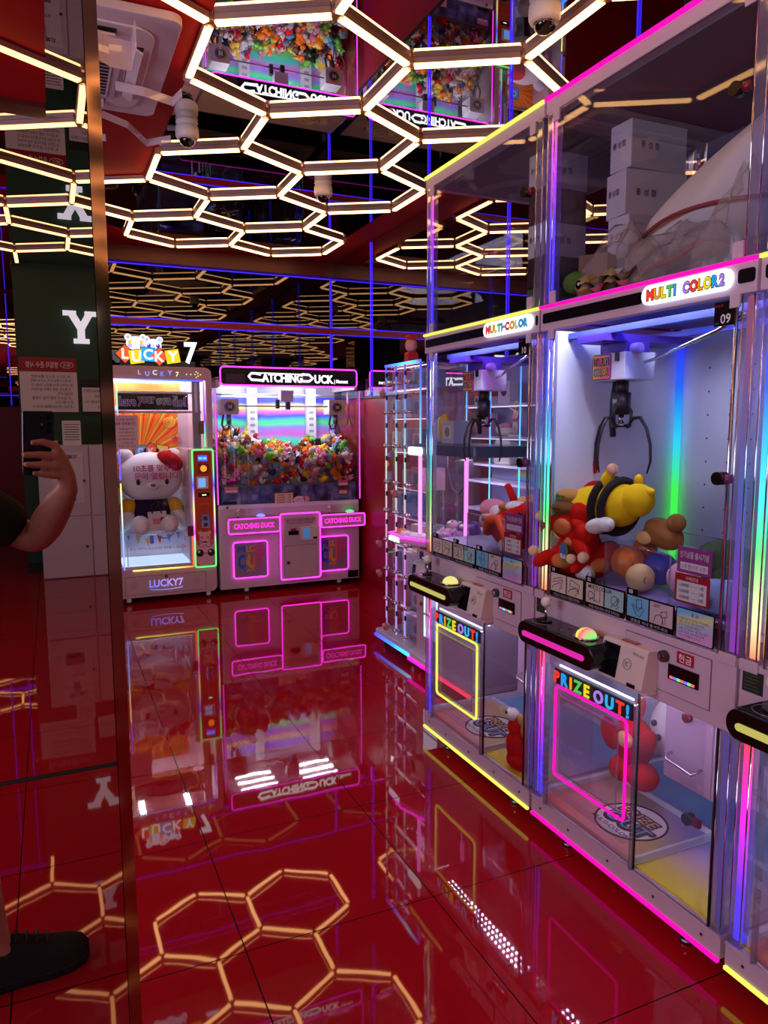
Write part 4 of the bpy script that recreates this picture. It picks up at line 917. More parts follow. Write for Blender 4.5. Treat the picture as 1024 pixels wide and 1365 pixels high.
b = MB(); b.ball((0, -.214, .405), (.022, .012, .015), mat('bear_nose', (150, 100, 50), .6), 12, 8); b.build('nose', hd)
b = MB(); b.ball((.16, -.09, .60), (.12, .10, .075), PLUSH, 18, 10, eul(0, .5, 0)); b.ball((.155, -.085, .672), (.022, .022, .022), PLUSH, 10, 8); P_(b, 'red_beret', hd, (176, 18, 26))
tb = thing('tote_bag', 'small white cloth tote bag with dark handles on the white teddy lap', 'bag', (LX+.34, BY+.045, .605))
b = MB(); b.prism([(-.075, 0), (.08, 0), (.07, .17), (-.08, .165)], -.012, .02, mat('tote_cloth', (226, 220, 224), .85), 'xz'); b.build('pouch', tb, bevel=.008)
b = MB(); b.tube([(-.045, -.01, .15), (-.05, -.01, .22), (-.01, 0, .26), (.02, -.01, .2), (.03, -.012, .15)], .006, INK, 6); b.tube([(-.02, .01, .16), (.02, .01, .25), (.05, .01, .22), (.06, .01, .15)], .006, INK, 6); b.build('handles', tb)
b = MB(); b.box(-.04, .035, -.014, -.012, .06, .11, mat('tote_print', (220, 150, 150), .8)); b.box(.02, .05, -.0145, -.012, .09, .12, RED); b.build('print', tb)

# ================================================================ TWIN CLAW MACHINE (CATCHING DUCK)
DX = 1.305
CDm = thing('twin_claw_machine', 'wide twin claw machine edged in pink neon with CATCHING DUCK sign', 'claw machine', (DX, BY, 0))
W, D = 1.30, .66
CAB = mat('pale_pink_steel', (205, 184, 198), .4)
b = MB(); b.box(-.01, W, .0, D, .055, .79, CAB); b.box(-.005, W-.005, -.004, .02, .765, .80, WHITE); bo = b.build('base_cabinet', CDm, bevel=.004)
b = MB(); b.box(1.185, 1.29, -.002, 0, .065, .132, BLACK); b.cyl((.065, 0, .78), (.065, -.01, .78), .012, GOLD, 12); b.build('rating_plate', bo)
for x, y in ((.22, .06), (1.10, .06), (.22, D-.08), (1.10, D-.08)): caster(CDm, x, y-.03, .062, .03, WPLAS)
PRZ = [(40, 110, 215), (70, 80, 200), (225, 150, 40), (225, 60, 120), (190, 60, 160)]
for x0 in (.108, .883):
    b = MB(); b.rbox(x0, x0+.304, -.006, .0, .148, .468, .02, mat('prize_hatch_grey', (142, 132, 152), .3)); h = b.build('prize_hatch', CDm)
    b = MB(); b.tube(ring(x0, x0+.304, .148, .468, .022, -.007), .005, PINKLED, 8, True); b.build('neon_frame', h)
    b = MB(); GR = ramp_mat('prize_out_print', [(0, (30, 100, 215)), (.3, (40, 110, 215)), (.36, (230, 190, 40)), (.62, (232, 150, 40)), (.68, (226, 70, 130)), (1, (220, 60, 130))], axis=0)
    b.text('PRIZE', (x0+.152, -.0075, .405), .075, GR, off=.045, width=.235); b.text('OUT', (x0+.152, -.0075, .295), .165, GR, off=.05, width=.235)
    for k in range(7):
        if k % 2 == 0: b.box(x0+.09+k*.018, x0+.108+k*.018, -.0078, -.006, .212, .224, GR)
        else: b.box(x0+.09+k*.018, x0+.108+k*.018, -.0078, -.006, .20, .212, GR)
    b.build('lettering', h)
for x0, x1, z0, z1 in ((.045, .50, .562, .69), (.885, 1.31, .572, .685)):
    b = MB(); b.rbox(x0, x1, -.12, 0, z0, z1, .012, mat('control_pink', (206, 176, 196), .4)); cb = b.build('control_box', CDm, bevel=.003)
    b = MB(); b.tube(ring(x0, x1, z0, z1, .016, -.121), .005, PINKLED, 8, True); b.build('neon_frame', cb)
    b = MB(); b.text('CATCHING DUCK', ((x0+x1)/2, -.1225, (z0+z1)/2), .06, glow('pink_letter', (255, 40, 190), 1.1), off=.035, width=.36); b.build('lettering', cb)
    b = MB(); b.box(x0+.03, x1-.03, -.11, -.01, z1, z1+.003, mat('deck_art', (150, 50, 60), .3)); b.build('deck', cb)
    b = MB(); xj = x0+.10; b.cyl((xj, -.06, z1), (xj, -.06, z1+.05), .006, CHROME, 8); b.ball((xj, -.06, z1+.065), .02, WPLAS, 14, 8); b.build('joystick', cb)
    b = MB(); xb = x0+.30; b.cyl((xb, -.06, z1+.002), (xb, -.06, z1+.01), .045, CHROME, 18); b.ball((xb, -.06, z1+.01), (.04, .04, .02), glow('dome_blue', (130, 140, 255), .9) if x0 < .5 else glow('dome_green', (90, 240, 130), .9), 16, 8); b.build('push_button', cb)
b = MB(); b.rbox(.51, .878, -.10, 0, .118, .712, .012, mat('pale_pink_steel')); cc = b.build('payment_console', CDm, bevel=.003)
b = MB(); b.tube(ring(.508, .88, .118, .712, .018, -.102), .0056, PINKLED, 8, True); b.build('neon_frame', cc)
b = MB(); b.box(.54, .85, -.1025, -.10, .132, .426, LILAC2); b.box(.544, .846, -.1045, -.10, .136, .422, CAB); dr = b.build('door', cc)
b = MB(); b.cyl((.574, -.1045, .272), (.574, -.115, .272), .014, DARKG, 14); b.build('lock', dr)
b = MB(); b.box(.54, .85, -.102, -.10, .44, .675, mat('console_face', (196, 176, 190), .4)); b.text('동전 ◁▷ 500원 반환 사용', (.695, -.103, .652), .03, RED, off=.01, width=.27); b.text('CASH CARD MONEY', (.695, -.103, .625), .018, INK, width=.25); b.build('fascia', cc)
b = MB(); b.box(.58, .672, -.112, -.102, .52, .556, BLACK); b.box(.6, .65, -.113, -.112, .558, .578, RED); b.build('bill_slot', cc)
b = MB(); b.rbox(.695, .855, -.13, -.102, .47, .59, .008, WPLAS); b.box(.712, .772, -.132, -.13, .488, .575, glow('pay_screen', (70, 110, 170), .5)); b.box(.80, .84, -.132, -.13, .478, .495, BLACK); b.build('payment_terminal', cc)
# window
b = MB(); b.box(.0, W, .004, .010, .80, 1.83, GLASS); b.build('front_glass', CDm)
for x in (.0, W-.006):
    b = MB(); b.box(x, x+.006, .02, D-.02, .80, 1.82, GLASS); b.build('side_glass', CDm)
PKD = glow('pink_led_dots', (255, 60, 225), 2.4*LED_E)
for x in (-.012, W+.012):
    b = MB(); b.rbox(x-.012, x+.012, .004, .03, .80, 1.80, .004, ACEDGE, 'xy', 2); p = b.build('clear_post', CDm)
    b = MB()
    for k in range(62): b.box(x-.004, x+.004, .001, .0035, .81+k*.016, .821+k*.016, PKD)
    b.build('led_dots', p)
b = MB(); b.box(0, W, D-.03, D-.02, .79, 1.90, mat('foil_backing', (150, 146, 170), .3))
b.build('back_panel', CDm)
HOLO = bpy.data.materials.new('holographic_foil'); HOLO.use_nodes = True; nt = HOLO.node_tree; bs = nt.nodes['Principled BSDF']
tc = nt.nodes.new('ShaderNodeTexCoord'); sx_ = nt.nodes.new('ShaderNodeSeparateXYZ'); nz = nt.nodes.new('ShaderNodeTexNoise'); nz.inputs['Scale'].default_value = 2.2; nz.inputs['Detail'].default_value = 3
mul = nt.nodes.new('ShaderNodeMath'); mul.operation = 'MULTIPLY_ADD'; mul.inputs[1].default_value = .16; rp = nt.nodes.new('ShaderNodeValToRGB')
nt.links.new(tc.outputs['Generated'], sx_.inputs[0]); nt.links.new(tc.outputs['Generated'], nz.inputs['Vector']); nt.links.new(nz.outputs[0], mul.inputs[0]); nt.links.new(sx_.outputs[2], mul.inputs[2]); nt.links.new(mul.outputs[0], rp.inputs[0])
el = rp.color_ramp.elements
HS = [(0, (150, 130, 170)), (.18, (226, 120, 150)), (.30, (130, 240, 120)), (.40, (70, 230, 220)), (.50, (225, 110, 225)), (.60, (150, 150, 245)), (.68, (80, 240, 120)), (.76, (70, 90, 245)), (.83, (230, 110, 220)), (.92, (250, 230, 90)), (1., (70, 80, 245))]
while len(el) < len(HS): el.new(.5)
for i, (p, c_) in enumerate(HS): el[i].position = p; el[i].color = lin(c_)
nt.links.new(rp.outputs[0], bs.inputs['Base Color']); bs.inputs['Roughness'].default_value = .35
b = MB(); b.box(.01, W-.01, D-.04, D-.03, 1.15, 1.76, HOLO); b.build('holographic_backdrop', CDm)
b = MB()
for x0 in (.40, .985):
    b.box(x0, x0+.095, D-.10, D-.05, .80, 1.84, WHITE)
    for k in range(6): b.box(x0+.025, x0+.07, D-.102, D-.10, 1.30+k*.06, 1.325+k*.06, mat('slot_grey', (150, 150, 165), .5))
b.build('inner_pillar', CDm)
b = MB(); b.box(.0, W, .02, D-.02, 1.878, 1.888, mat('inner_ceiling', (220, 214, 232), .4)); b.build('window_ceiling', CDm)
b = MB()
for x0 in (.15, .75):
    for k in range(3):
        for q_ in range(24): b.box(x0+q_*.0145, x0+q_*.0145+.008, .09+k*.13, .108+k*.13, 1.870, 1.878, glow('cd_lamp', (240, 242, 255), 66.))
b.build('lamp', CDm)
b = MB(); b.box(.10, .62, .30, .33, 1.745, 1.775, WPLAS); b.tube([(.20, .10, 1.66), (1.06, .10, 1.66)], .006, DARKG, 8); b.tube([(.02, .16, 1.76), (1.28, .16, 1.76)], .006, STEEL, 8); b.box(.58, .70, .06, .14, 1.70, 1.80, WHITE); b.box(.545, .575, .08, .12, 1.64, 1.72, DARKG); b.box(.64, .675, .08, .12, 1.63, 1.72, DARKG); b.build('gantry', CDm)
for x0 in (.045, 1.035):
    b = MB(); b.rbox(x0, x0+.155, .05, .20, 1.585, 1.72, .01, WPLAS); ca = b.build('claw_carriage', CDm)
    b = MB(); b.prism(circ(x0+.078, 1.652, .05, 24), .0475, .05, ramp_mat('badge_ring', [(0, (60, 120, 230)), (.35, (230, 90, 90)), (.7, (236, 190, 60)), (1, (90, 200, 110))], axis=0), 'xz'); b.prism(circ(x0+.078, 1.652, .036, 24), .0455, .048, DARKG, 'xz'); b.text('M', (x0+.078, .045, 1.652), .05, PAPER, off=.03); b.build('badge', ca)
    b = MB(); cx = x0+.08
    b.cyl((cx, .11, 1.585), (cx, .11, 1.50), .022, STEEL, 10); b.tube([(cx-.05, .10, 1.585), (cx-.065, .10, 1.50), (cx-.045, .10, 1.455), (cx-.01, .10, 1.46), (cx+.01, .10, 1.54)], .009, BLACKM, 8)
    for a in range(3):
        u = Vector((math.cos(a*2.1+.5), math.sin(a*2.1+.5), 0)); o = Vector((cx, .11, 0)); b.tube([tuple(o+u*r+Vector((0, 0, z))) for r, z in ((.02, 1.50), (.055, 1.47), (.06, 1.42), (.04, 1.385))], .004, DARKG, 6)
    b.build('claw', ca)
b = MB(); b.tube([(1.22, .06, 1.80), (1.235, .06, 1.62), (1.21, .06, 1.50), (1.16, .06, 1.455)], .006, mat('hose_rose', (190, 110, 140), .4), 7); b.tube([(1.23, .10, 1.78), (1.24, .1, 1.60), (1.27, .08, 1.47)], .006, mat('hose_rose'), 7); b.build('hose', CDm)
b = MB(); b.box(.02, W-.02, .03, D-.05, .955, .965, GREY); b.build('prize_deck', CDm)
WF = bpy.data.materials.new('waterfall_print'); WF.use_nodes = True; nt = WF.node_tree; bs = nt.nodes['Principled BSDF']; tc = nt.nodes.new('ShaderNodeTexCoord'); mp = nt.nodes.new('ShaderNodeMapping'); mp.inputs['Scale'].default_value = (7, 1, .7); nz = nt.nodes.new('ShaderNodeTexNoise'); nz.inputs['Scale'].default_value = 2.; nz.inputs['Detail'].default_value = 5; rp = nt.nodes.new('ShaderNodeValToRGB')
nt.links.new(tc.outputs['Generated'], mp.inputs[0]); nt.links.new(mp.outputs[0], nz.inputs['Vector']); nt.links.new(nz.outputs[0], rp.inputs[0]); nt.links.new(rp.outputs[0], bs.inputs['Base Color'])
el = rp.color_ramp.elements; el.new(.5)
for i, (p, c_) in enumerate(((.35, (32, 40, 66)), (.52, (84, 100, 170)), (.7, (160, 170, 215)))): el[i].position = p; el[i].color = lin(c_)
b = MB(); b.box(.02, W-.02, .018, .024, .80, .955, WF); wf_ = b.build('waterfall_print', CDm)
b = MB(); b.rbox(.486, .665, -.001, .004, .785, .893, .004, RED); b.rbox(.492, .659, -.0025, -.001, .791, .887, .003, mat('price_beige', (226, 206, 176), .6))
for k in range(4): b.text(('1,000원    1회', '5,000원    5회', '10,000원   11회', '20,000원   23회')[k], (.575, -.0032, .87-k*.022), .018, INK, off=.012, width=.13)
b.build('price_card', CDm)
b = MB(); b.rbox(.045, .165, .0, .004, .905, .96, .003, mat('promo_pink', (206, 90, 150), .5)); b.box(.055, .155, -.001, 0, .912, .93, PAPER); b.text('인기상품 출시', (.105, -.001, .945), .02, PAPER, off=.01); b.build('promo_card', CDm)
b = MB(); b.rbox(1.095, 1.195, .0, .004, .935, .985, .003, mat('promo_pink')); b.box(1.105, 1.185, -.001, 0, .942, .96, PAPER); b.rbox(1.10, 1.19, .0, .004, .855, .905, .003, RED); b.box(1.108, 1.182, -.001, 0, .862, .89, PAPER); b.text('가격안내', (1.145, -.0015, .876), .016, INK); b.build('promo_card', CDm)
b = MB(); b.prism([(.72+.055*math.cos(2*PI*k/20), .823+.032*math.sin(2*PI*k/20)) for k in range(20)], -.001, .004, PAPER, 'xz'); b.text('인형은 계속', (.72, -.002, .83), .018, RED, off=.01); b.text('채워집니다', (.72, -.002, .812), .016, RED); b.prism(circ(.79, .825, .028), -.001, .004, mat('bubble_pink', (226, 150, 160), .6), 'xz'); b.box(.03, .15, 0, .004, .81, .83, BLACK); b.build('speech_sticker', CDm)
# sign
b = MB(); b.rbox(.03, 1.28, -.02, .02, 1.832, 1.988, .03, BLACK); b.box(.0, W, .02, D-.02, 1.888, 1.90, mat('pale_pink_steel')); b.box(0, .03, .02, D-.02, 1.815, 1.89, CAB); b.box(W-.03, W, .02, D-.02, 1.815, 1.89, CAB); sgn = b.build('sign_box', CDm)
b = MB(); b.tube(ring(.032, 1.278, 1.834, 1.988, .03, -.022), .0058, PINKLED, 8, True); b.build('neon_frame', sgn)
b = MB(); SG = glow('cd_letter', (250, 252, 255), 1.2)
b.text('ATCHING', (.575, -.024, 1.902), .098, SG, off=.035, width=.37, ex=.003)
b.tube([(.38, -.024, 1.928), (.34, -.024, 1.937), (.30, -.024, 1.937), (.275, -.024, 1.912), (.30, -.024, 1.882), (.41, -.024, 1.878)], .011, SG, 6)
b.tube([(.30, -.024, 1.938), (.42, -.024, 1.941), (.70, -.024, 1.938), (.80, -.024, 1.938)], .005, SG, 6)
b.tube([(.76, -.024, 1.878), (.82, -.024, 1.878), (.855, -.024, 1.905), (.82, -.024, 1.936), (.755, -.024, 1.938)], .011, SG, 6)
b.text('UCK', (.96, -.024, 1.899), .098, SG, off=.035, width=.18, ex=.003); b.text('| Moment', (1.125, -.024, 1.878), .045, SG, off=.02, width=.13); b.build('lettering', sgn)
b = MB()
for x0 in (.08, .70): b.box(x0, x0+.16, -.022, -.02, 1.85, 1.93, mat('sign_print', (60, 50, 66), .4))
b.build('sign_print', sgn)
# cables lying on the machines
CABM = mat('white_cable', (226, 216, 222), .45)
def cables(label, loc, n, rad):
    b = MB()
    for k in range(n):
        r = rad*(.6+.5*random.random()); cx, cy = random.uniform(-rad, rad)*.7, random.uniform(-.06, .06); q0 = random.uniform(0, 6)
        b.tube([(cx+r*math.cos(q0+a*.45), cy+r*.6*math.sin(q0+a*.45), .012+.004*k+.006*math.sin(a)) for a in range(14)], .005, CABM, 6)
    b.box(-rad*1.6, -rad*.9, -.03, .03, 0.0, .03, WPLAS); b.box(rad*.9, rad*1.7, -.02, .03, 0, .035, WPLAS)
    tag(b.build('power_cable', None, loc), label, 'cable')
cables('tangle of white power cable on top of the LUCKY 7 machine', (LX+.48, BY+.36, 1.976), 6, .10)
cables('tangle of white power cable on top of the twin claw machine', (DX+1.0, BY+.36, 1.90), 6, .09)

# ---- heap of small plush toys in the twin claw machine
def soft(kind):
    b = MB(); E = EYE_M
    if kind == 'bear':
        b.ball((0, 0, .045), (.042, .036, .045), PLUSH, 10, 7); b.ball((0, -.008, .105), (.038, .034, .034), PLUSH, 10, 7); b.ball((0, -.038, .098), (.016, .012, .013), CREAM, 8, 5)
        for s in (-1, 1): b.ball((s*.03, 0, .134), .014, PLUSH, 8, 5); b.ball((s*.045, -.014, .06), (.014, .016, .024), PLUSH, 8, 5); b.ball((s*.025, -.035, .014), (.018, .026, .016), PLUSH, 8, 5); b.ball((s*.014, -.039, .112), .005, E, 6, 4)
    elif kind == 'rabbit':
        b.ball((0, 0, .04), (.036, .034, .042), PLUSH, 10, 7); b.ball((0, -.008, .095), (.034, .032, .032), PLUSH, 10, 7)
        for s in (-1, 1): b.ball((s*.017, .0, .148), (.011, .009, .034), PLUSH, 8, 6); b.ball((s*.02, -.034, .014), (.016, .026, .014), PLUSH, 8, 5); b.ball((s*.013, -.037, .10), .005, E, 6, 4)
    elif kind == 'chick':
        b.ball((0, 0, .055), (.05, .046, .052), PLUSH, 12, 8); b.ball((0, -.046, .06), (.014, .016, .008), mat('beak_orange', (232, 140, 30), .7), 8, 5)
        for s in (-1, 1): b.ball((s*.05, 0, .05), (.012, .026, .026), PLUSH, 8, 5); b.ball((s*.02, -.041, .075), .006, E, 6, 4); b.ball((s*.02, -.02, .006), (.014, .02, .008), mat('beak_orange'), 8, 5)
    elif kind == 'cat':
        b.ball((0, .01, .038), (.038, .048, .038), PLUSH, 10, 7); b.ball((0, -.02, .088), (.042, .034, .034), PLUSH, 10, 7)
        for s in (-1, 1): b.cyl((s*.026, -.016, .108), (s*.031, -.012, .142), .013, PLUSH, 6, .002); b.ball((s*.016, -.05, .094), .005, E, 6, 4); b.ball((s*.022, -.03, .01), (.014, .024, .012), PLUSH, 8, 5)
        b.tube([(0, .055, .03), (.02, .075, .05), (.015, .08, .085)], .009, PLUSH, 6)
    elif kind == 'dino':
        b.ball((0, 0, .045), (.036, .05, .044), PLUSH, 10, 7); b.ball((0, -.03, .105), (.03, .04, .03), PLUSH, 10, 7); b.tube([(0, .03, .04), (0, .075, .026), (0, .11, .03)], [.028, .018, .004], PLUSH, 8)
        for k in range(4): b.cyl((0, -.005+k*.026, .125-k*.026), (0, .0+k*.028, .148-k*.026), .011, CREAM, 5, .002)
        for s in (-1, 1): b.ball((s*.024, -.05, .116), .006, E, 6, 4); b.ball((s*.03, -.02, .012), (.014, .02, .014), PLUSH, 8, 5)
    else:
        b.ball((0, 0, .045), (.055, .045, .04), PLUSH, 12, 8); b.ball((0, -.006, .098), (.03, .028, .026), CREAM, 10, 7)
        for s in (-1, 1): b.ball((s*.05, -.02, .03), (.02, .018, .018), CREAM, 8, 5); b.ball((s*.011, -.031, .104), .004, E, 6, 4); b.ball((s*.026, 0, .118), .010, PLUSH, 6, 5)
    me = b.build('plush_'+kind); return me
KINDS = ['bear', 'rabbit', 'chick', 'cat', 'dino', 'puppy']
HUES = {'orange': (232, 120, 30), 'red': (190, 24, 30), 'yellow': (236, 206, 70), 'white': (232, 226, 226), 'pink': (226, 130, 170), 'green': (110, 186, 70), 'sky blue': (96, 176, 206), 'navy': (36, 48, 96), 'brown': (120, 78, 46), 'grey': (136, 130, 146), 'black': (26, 24, 28), 'cream': (226, 196, 140), 'lilac': (172, 150, 206)}
HW = ['orange']*4+['red']*3+['yellow']*3+['white']*6+['pink']*3+['green']*2+['sky blue']*1+['navy']*2+['brown']*3+['grey']*3+['black']*2+['cream']*2+['lilac']*1
SRC = {k: soft(k) for k in KINDS}
used = set()
def heap_toy(x, y, z, zone):
    k = random.choice(KINDS); h = random.choice(HW)
    if k in used:
        o = SRC[k].copy(); COL.objects.link(o)
    else:
        o = SRC[k]; used.add(k)
    o.location = (x, y, z); s = random.uniform(.64, .86); o.scale = (s, s, s)
    o.rotation_euler = (random.uniform(-1.2, .9), random.uniform(-1.3, 1.3), random.uniform(-1.6, 1.6))
    c_ = lin(HUES[h]); j = random.uniform(.85, 1.12); o.color = (min(1, c_[0]*j), min(1, c_[1]*j), min(1, c_[2]*j), 1)
    tag(o, f'small {h} plush {k}, twin claw machine heap, {zone}', 'plush toy', f'{h} plush {k}s, twin claw heap, {zone}')
def hz(x, y):                                # surface of the heap
    return 1.19+.17*min(1, y/.55)+.045*math.sin(x*6.1)+(.04 if .05 < x < .35 else 0)
rows = 10
for r in range(rows):
    y = .05+r*.054
    n = 18
    for k in range(n):
        x = .055+(k+.5*(r % 2))*.069+random.uniform(-.015, .015)
        if x > 1.25: continue
        xz = 'left third' if x < .43 else 'middle third' if x < .87 else 'right third'
        heap_toy(DX+x, BY+y+random.uniform(-.01, .01), hz(x, y)-.05+random.uniform(-.015, .02), ('front top rows, ' if r < 3 else 'middle rows, ' if r < 6 else 'back rows, ')+xz)
for lv in range(4):
    for k in range(18):
        x = .055+(k+.5*(lv % 2))*.069+random.uniform(-.012, .012)
        if x > 1.25: continue
        xz = 'left third' if x < .43 else 'middle third' if x < .87 else 'right third'
        heap_toy(DX+x, BY+.075+random.uniform(-.008, .012), 0.98+lv*.057+random.uniform(-.01, .01), ('lowest layer, ', 'second layer, ', 'third layer, ', 'fourth layer, ')[lv]+xz)
# ================================================================ KEY-HOLE DISPLAY TOWER between the far claw machine and the back
def cabinet(name, label, cat, y_left, x): return thing(name, label, cat, (x, y_left, 0), -PI/2)
AX, AY, AW, AD = 2.03, 4.50, .50, .42
T = cabinet('prize_tower', 'tall clear acrylic prize tower with key knobs and blue lit top edge', 'prize machine', AY, AX)
BLP = glow_ramp('tower_post_led', [(0, (170, 165, 255)), (.25, (225, 130, 240)), (.45, (238, 190, 215)), (.65, (190, 235, 215)), (.85, (120, 170, 255)), (1, (90, 90, 255))], .6)
b = MB(); b.prism(rrect(-.06, AW+.005, -.06, AD, .02), .075, .11, mat('tower_base', (214, 200, 222), .35), 'xy'); b.build('base', T, bevel=.004)
b = MB(); b.box(-.055, AW, -.068, -.058, .06, .078, glow_ramp('tower_base_led', [(0, (70, 50, 255)), (.5, (50, 120, 255)), (1, (60, 220, 255))], 1.3, 0)); b.build('led_strip', T)
for x, y in ((.0, .0), (AW-.06, .0), (.0, AD-.06), (AW-.06, AD-.06)): caster(T, x, y, .076, .026)
SH = [.115, .30, .505, .70, .895, 1.085, 1.32, 1.535, 1.715]
cols = [0, .155, .285, .50]
b = MB()
for z in SH: b.box(0, AW, .02, AD, z, z+.006, ACRYL)
b.build('shelves', T)
b = MB(); b.box(0, AW, AD, AD+.006, .11, 1.87, ACRYL); b.box(0, .005, .0, AD, .11, 1.87, ACRYL); b.box(AW-.005, AW, 0, AD, .11, 1.87, ACRYL); b.box(0, AW, 0, AD, 1.865, 1.872, ACRYL); b.build('clear_walls', T)
for j_, z_ in enumerate(SH):
    b = MB(); b.box(.02, AW-.02, .05, .065, (SH+[1.86])[j_+1]-.006, (SH+[1.86])[j_+1]-.002, glow('added_tower_lamp', (240, 215, 250), 1.1)); b.build('added_shelf_lamp', T)  # lamp strips added below the shelves to brighten the tower
for c_ in cols:
    b = MB(); b.box(c_-.003, c_+.003, -.004, .006, .11, 1.87, BLP); b.build('lit_post', T)
b = MB(); b.box(-.006, AW+.006, -.008, .004, 1.868, 1.882, glow_ramp('tower_top_led', [(0, (90, 60, 255)), (.4, (60, 150, 255)), (.7, (90, 220, 255)), (1, (70, 80, 255))], 1.3, 0)); b.build('top_led', T)
for i in range(3):
    for j, z in enumerate(SH):
        x0, x1 = cols[i]+.008, cols[i+1]-.008; z1 = (SH+[1.86])[j+1]-.01
        b = MB(); b.box(x0, x1, -.004, .0, z+.012, z1, GLASS); d = b.build('door', T)
        b = MB(); xk = (x0+x1)/2-.01; b.cyl((xk, -.002, z+.04), (xk, -.03, z+.04), .011, CHROME, 10); b.ball((xk, -.035, z+.04), .016, CHROME, 10, 6); b.box(xk-.004, xk+.03, -.012, -.005, z+.03, z+.044, CHROME); b.build('key_knob', d)
        b = MB(); b.box(x0, x0+.016, -.007, .001, z1-.05, z1-.02, BLACKM); b.build('hinge', d)
def on(R, s, d, z): return (R.location.x+d, R.location.y-s, z)
BOXC = [(236, 220, 226), (150, 170, 215), (214, 130, 150), (190, 200, 225), (120, 140, 190), (232, 226, 216), (200, 160, 190)]
random.seed(5)
SHN = ['lowest shelf', 'second shelf up', 'third shelf up', 'fourth shelf up', 'fifth shelf up', 'sixth shelf up', 'seventh shelf up', 'eighth shelf up', 'top shelf']
CN = ['pale', 'blue', 'rose', 'ice blue', 'slate blue', 'cream', 'mauve']
def gift(R, x0, x1, z, h, ci, label, d0=.03, dd=.16):
    t = thing('gift_box', label, 'gift box', on(R, (x0+x1)/2, d0, z), -PI/2); w2 = (x1-x0)/2
    b = MB(); b.box(-w2, w2, 0, dd, 0, h, mat('gift_%d' % ci, BOXC[ci], .5)); b.build('carton', t, bevel=.002)
    b = MB(); b.box(-w2*.7, w2*.7, -.0015, 0, h*.25, h*.8, mat('gift_art_%d' % ((ci+2) % 7), BOXC[(ci+2) % 7], .4)); b.prism(circ(0, h*.52, w2*.4, 14), -.0028, -.001, mat('gift_dot_%d' % ((ci+4) % 7), tuple(int(v*.6) for v in BOXC[(ci+4) % 7]), .4), 'xz'); b.build('print', t)
for j, z in enumerate(SH):
    for i in range(3):
        if (i+j*2) % 7 == 3 or (i == 0 and j in (0, 3, 5)): continue
        ci = (i*3+j*2) % 7; h = min((SH+[1.86])[j+1]-z-.03, random.uniform(.11, .17))
        gift(T, cols[i]+.03, cols[i+1]-.03, z+.0065, h, ci, f'{CN[ci]} gift box, {SHN[j]} of the key tower, {("column beside red wall", "middle column", "column beside pink machine")[i]}')
def charm(loc, label):
    t = thing('charm', label, 'charm', loc)
    b = MB(); b.ball((0, 0, 0), (.018, .028, .028), mat('charm_rose', (196, 110, 110), .4), 10, 7); b.build('bead', t)
    b = MB(); b.tube([(-.019, .0, .0), (-.019, .012, .016), (-.019, 0, .022), (-.019, -.012, .016), (-.019, 0, 0)], .004, mat('charm_pale', (236, 200, 190), .4), 5); b.tube([(0, 0, .026), (.004, 0, .06)], .003, GOLD, 5); b.build('trim', t)
for s, z, l in ((.06, 1.69, 'red charm hanging near the top of the key tower'), (.24, 1.06, 'red charm hanging from a middle door of the key tower'), (-.0, .70, 'rose charm on the tower corner, upper of two beside the red wall'), (-.0, .50, 'rose charm on the tower corner, lower of two beside the red wall'), (.10, .155, 'red and gold charm hanging just above the tower base')):
    charm(on(T, s, -.05, z), l)
bt = thing('toy_bottle', 'small red toy dispenser standing on top of the key tower', 'toy', on(T, .13, .12, 1.883))
b = MB(); b.rbox(-.035, .035, -.03, .03, 0, .08, .02, mat('toy_red', (200, 40, 50), .4)); b.build('base', bt)
b = MB(); b.ball((0, 0, .12), (.04, .04, .045), mat('toy_pink', (226, 150, 150), .4), 12, 8); b.rbox(-.03, .03, -.03, .03, .155, .185, .01, mat('toy_red')); b.build('globe', bt)

# ---- small claw machine with pink light tubes
PX, PYY, PW, PD = 2.0, 3.985, .76, .30
P2 = cabinet('claw_machine', 'small claw machine with pink light tubes behind the far machine glass', 'claw machine', PYY, PX)
b = MB(); b.prism(rrect(-.0, PW, -.055, PD, .02), .075, .11, mat('tower_base'), 'xy'); b.box(.0, PW, .0, PD, .11, .78, LILAC); ba = b.build('base_cabinet', P2, bevel=.004)
b = MB(); b.box(.002, PW, -.063, -.053, .06, .078, glow_ramp('small_base_led', [(0, (255, 30, 210)), (.4, (255, 20, 120)), (1, (255, 60, 60))], 1.3, 0)); b.build('led_strip', P2)
for x, y in ((.08, .0), (PW-.08, .0), (.08, PD-.06), (PW-.08, PD-.06)): caster(P2, x, y, .076, .026)
b = MB(); b.box(.06, .30, -.003, .0, .20, .52, mat('small_door', (196, 168, 190), .4)); d = b.build('door', P2)
b = MB(); b.box(.11, .28, -.006, -.003, .23, .36, glow('lit_hatch', (205, 222, 250), .9)); b.box(.11, .28, -.006, -.003, .375, .50, glow('lit_hatch')); b.cyl((.08, -.003, .42), (.08, -.014, .42), .012, mat('lock_red'), 12); b.build('lit_windows', d)
b = MB(); b.box(.06, .20, -.010, .0, .695, .74, BLACK); b.box(.10, .16, -.012, -.010, .703, .711, glow('slot_blue', (80, 110, 255), 1.5)); b.box(.05, .20, -.003, 0, .755, .775, RED); b.build('bill_slot', P2)
b = MB(); b.prism([(0, .56), (-.05, .56), (-.035, .67), (0, .68)], .02, .15, WPLAS, 'yz'); b.add([(.025, -.0505, .57), (.07, -.0505, .57), (.07, -.037, .66), (.025, -.037, .66)], [(0, 1, 2, 3)], mat('terminal_screen')); b.build('payment_terminal', P2)
b = MB(); b.prism([(-.12, -.02), (-.10, -.13), (.10, -.15), (.24, -.10), (.36, -.03), (.36, 0), (-.12, 0)], .80, .845, mat('pink_console', (214, 170, 206), .35), 'xy'); co = b.build('console', P2, bevel=.004)
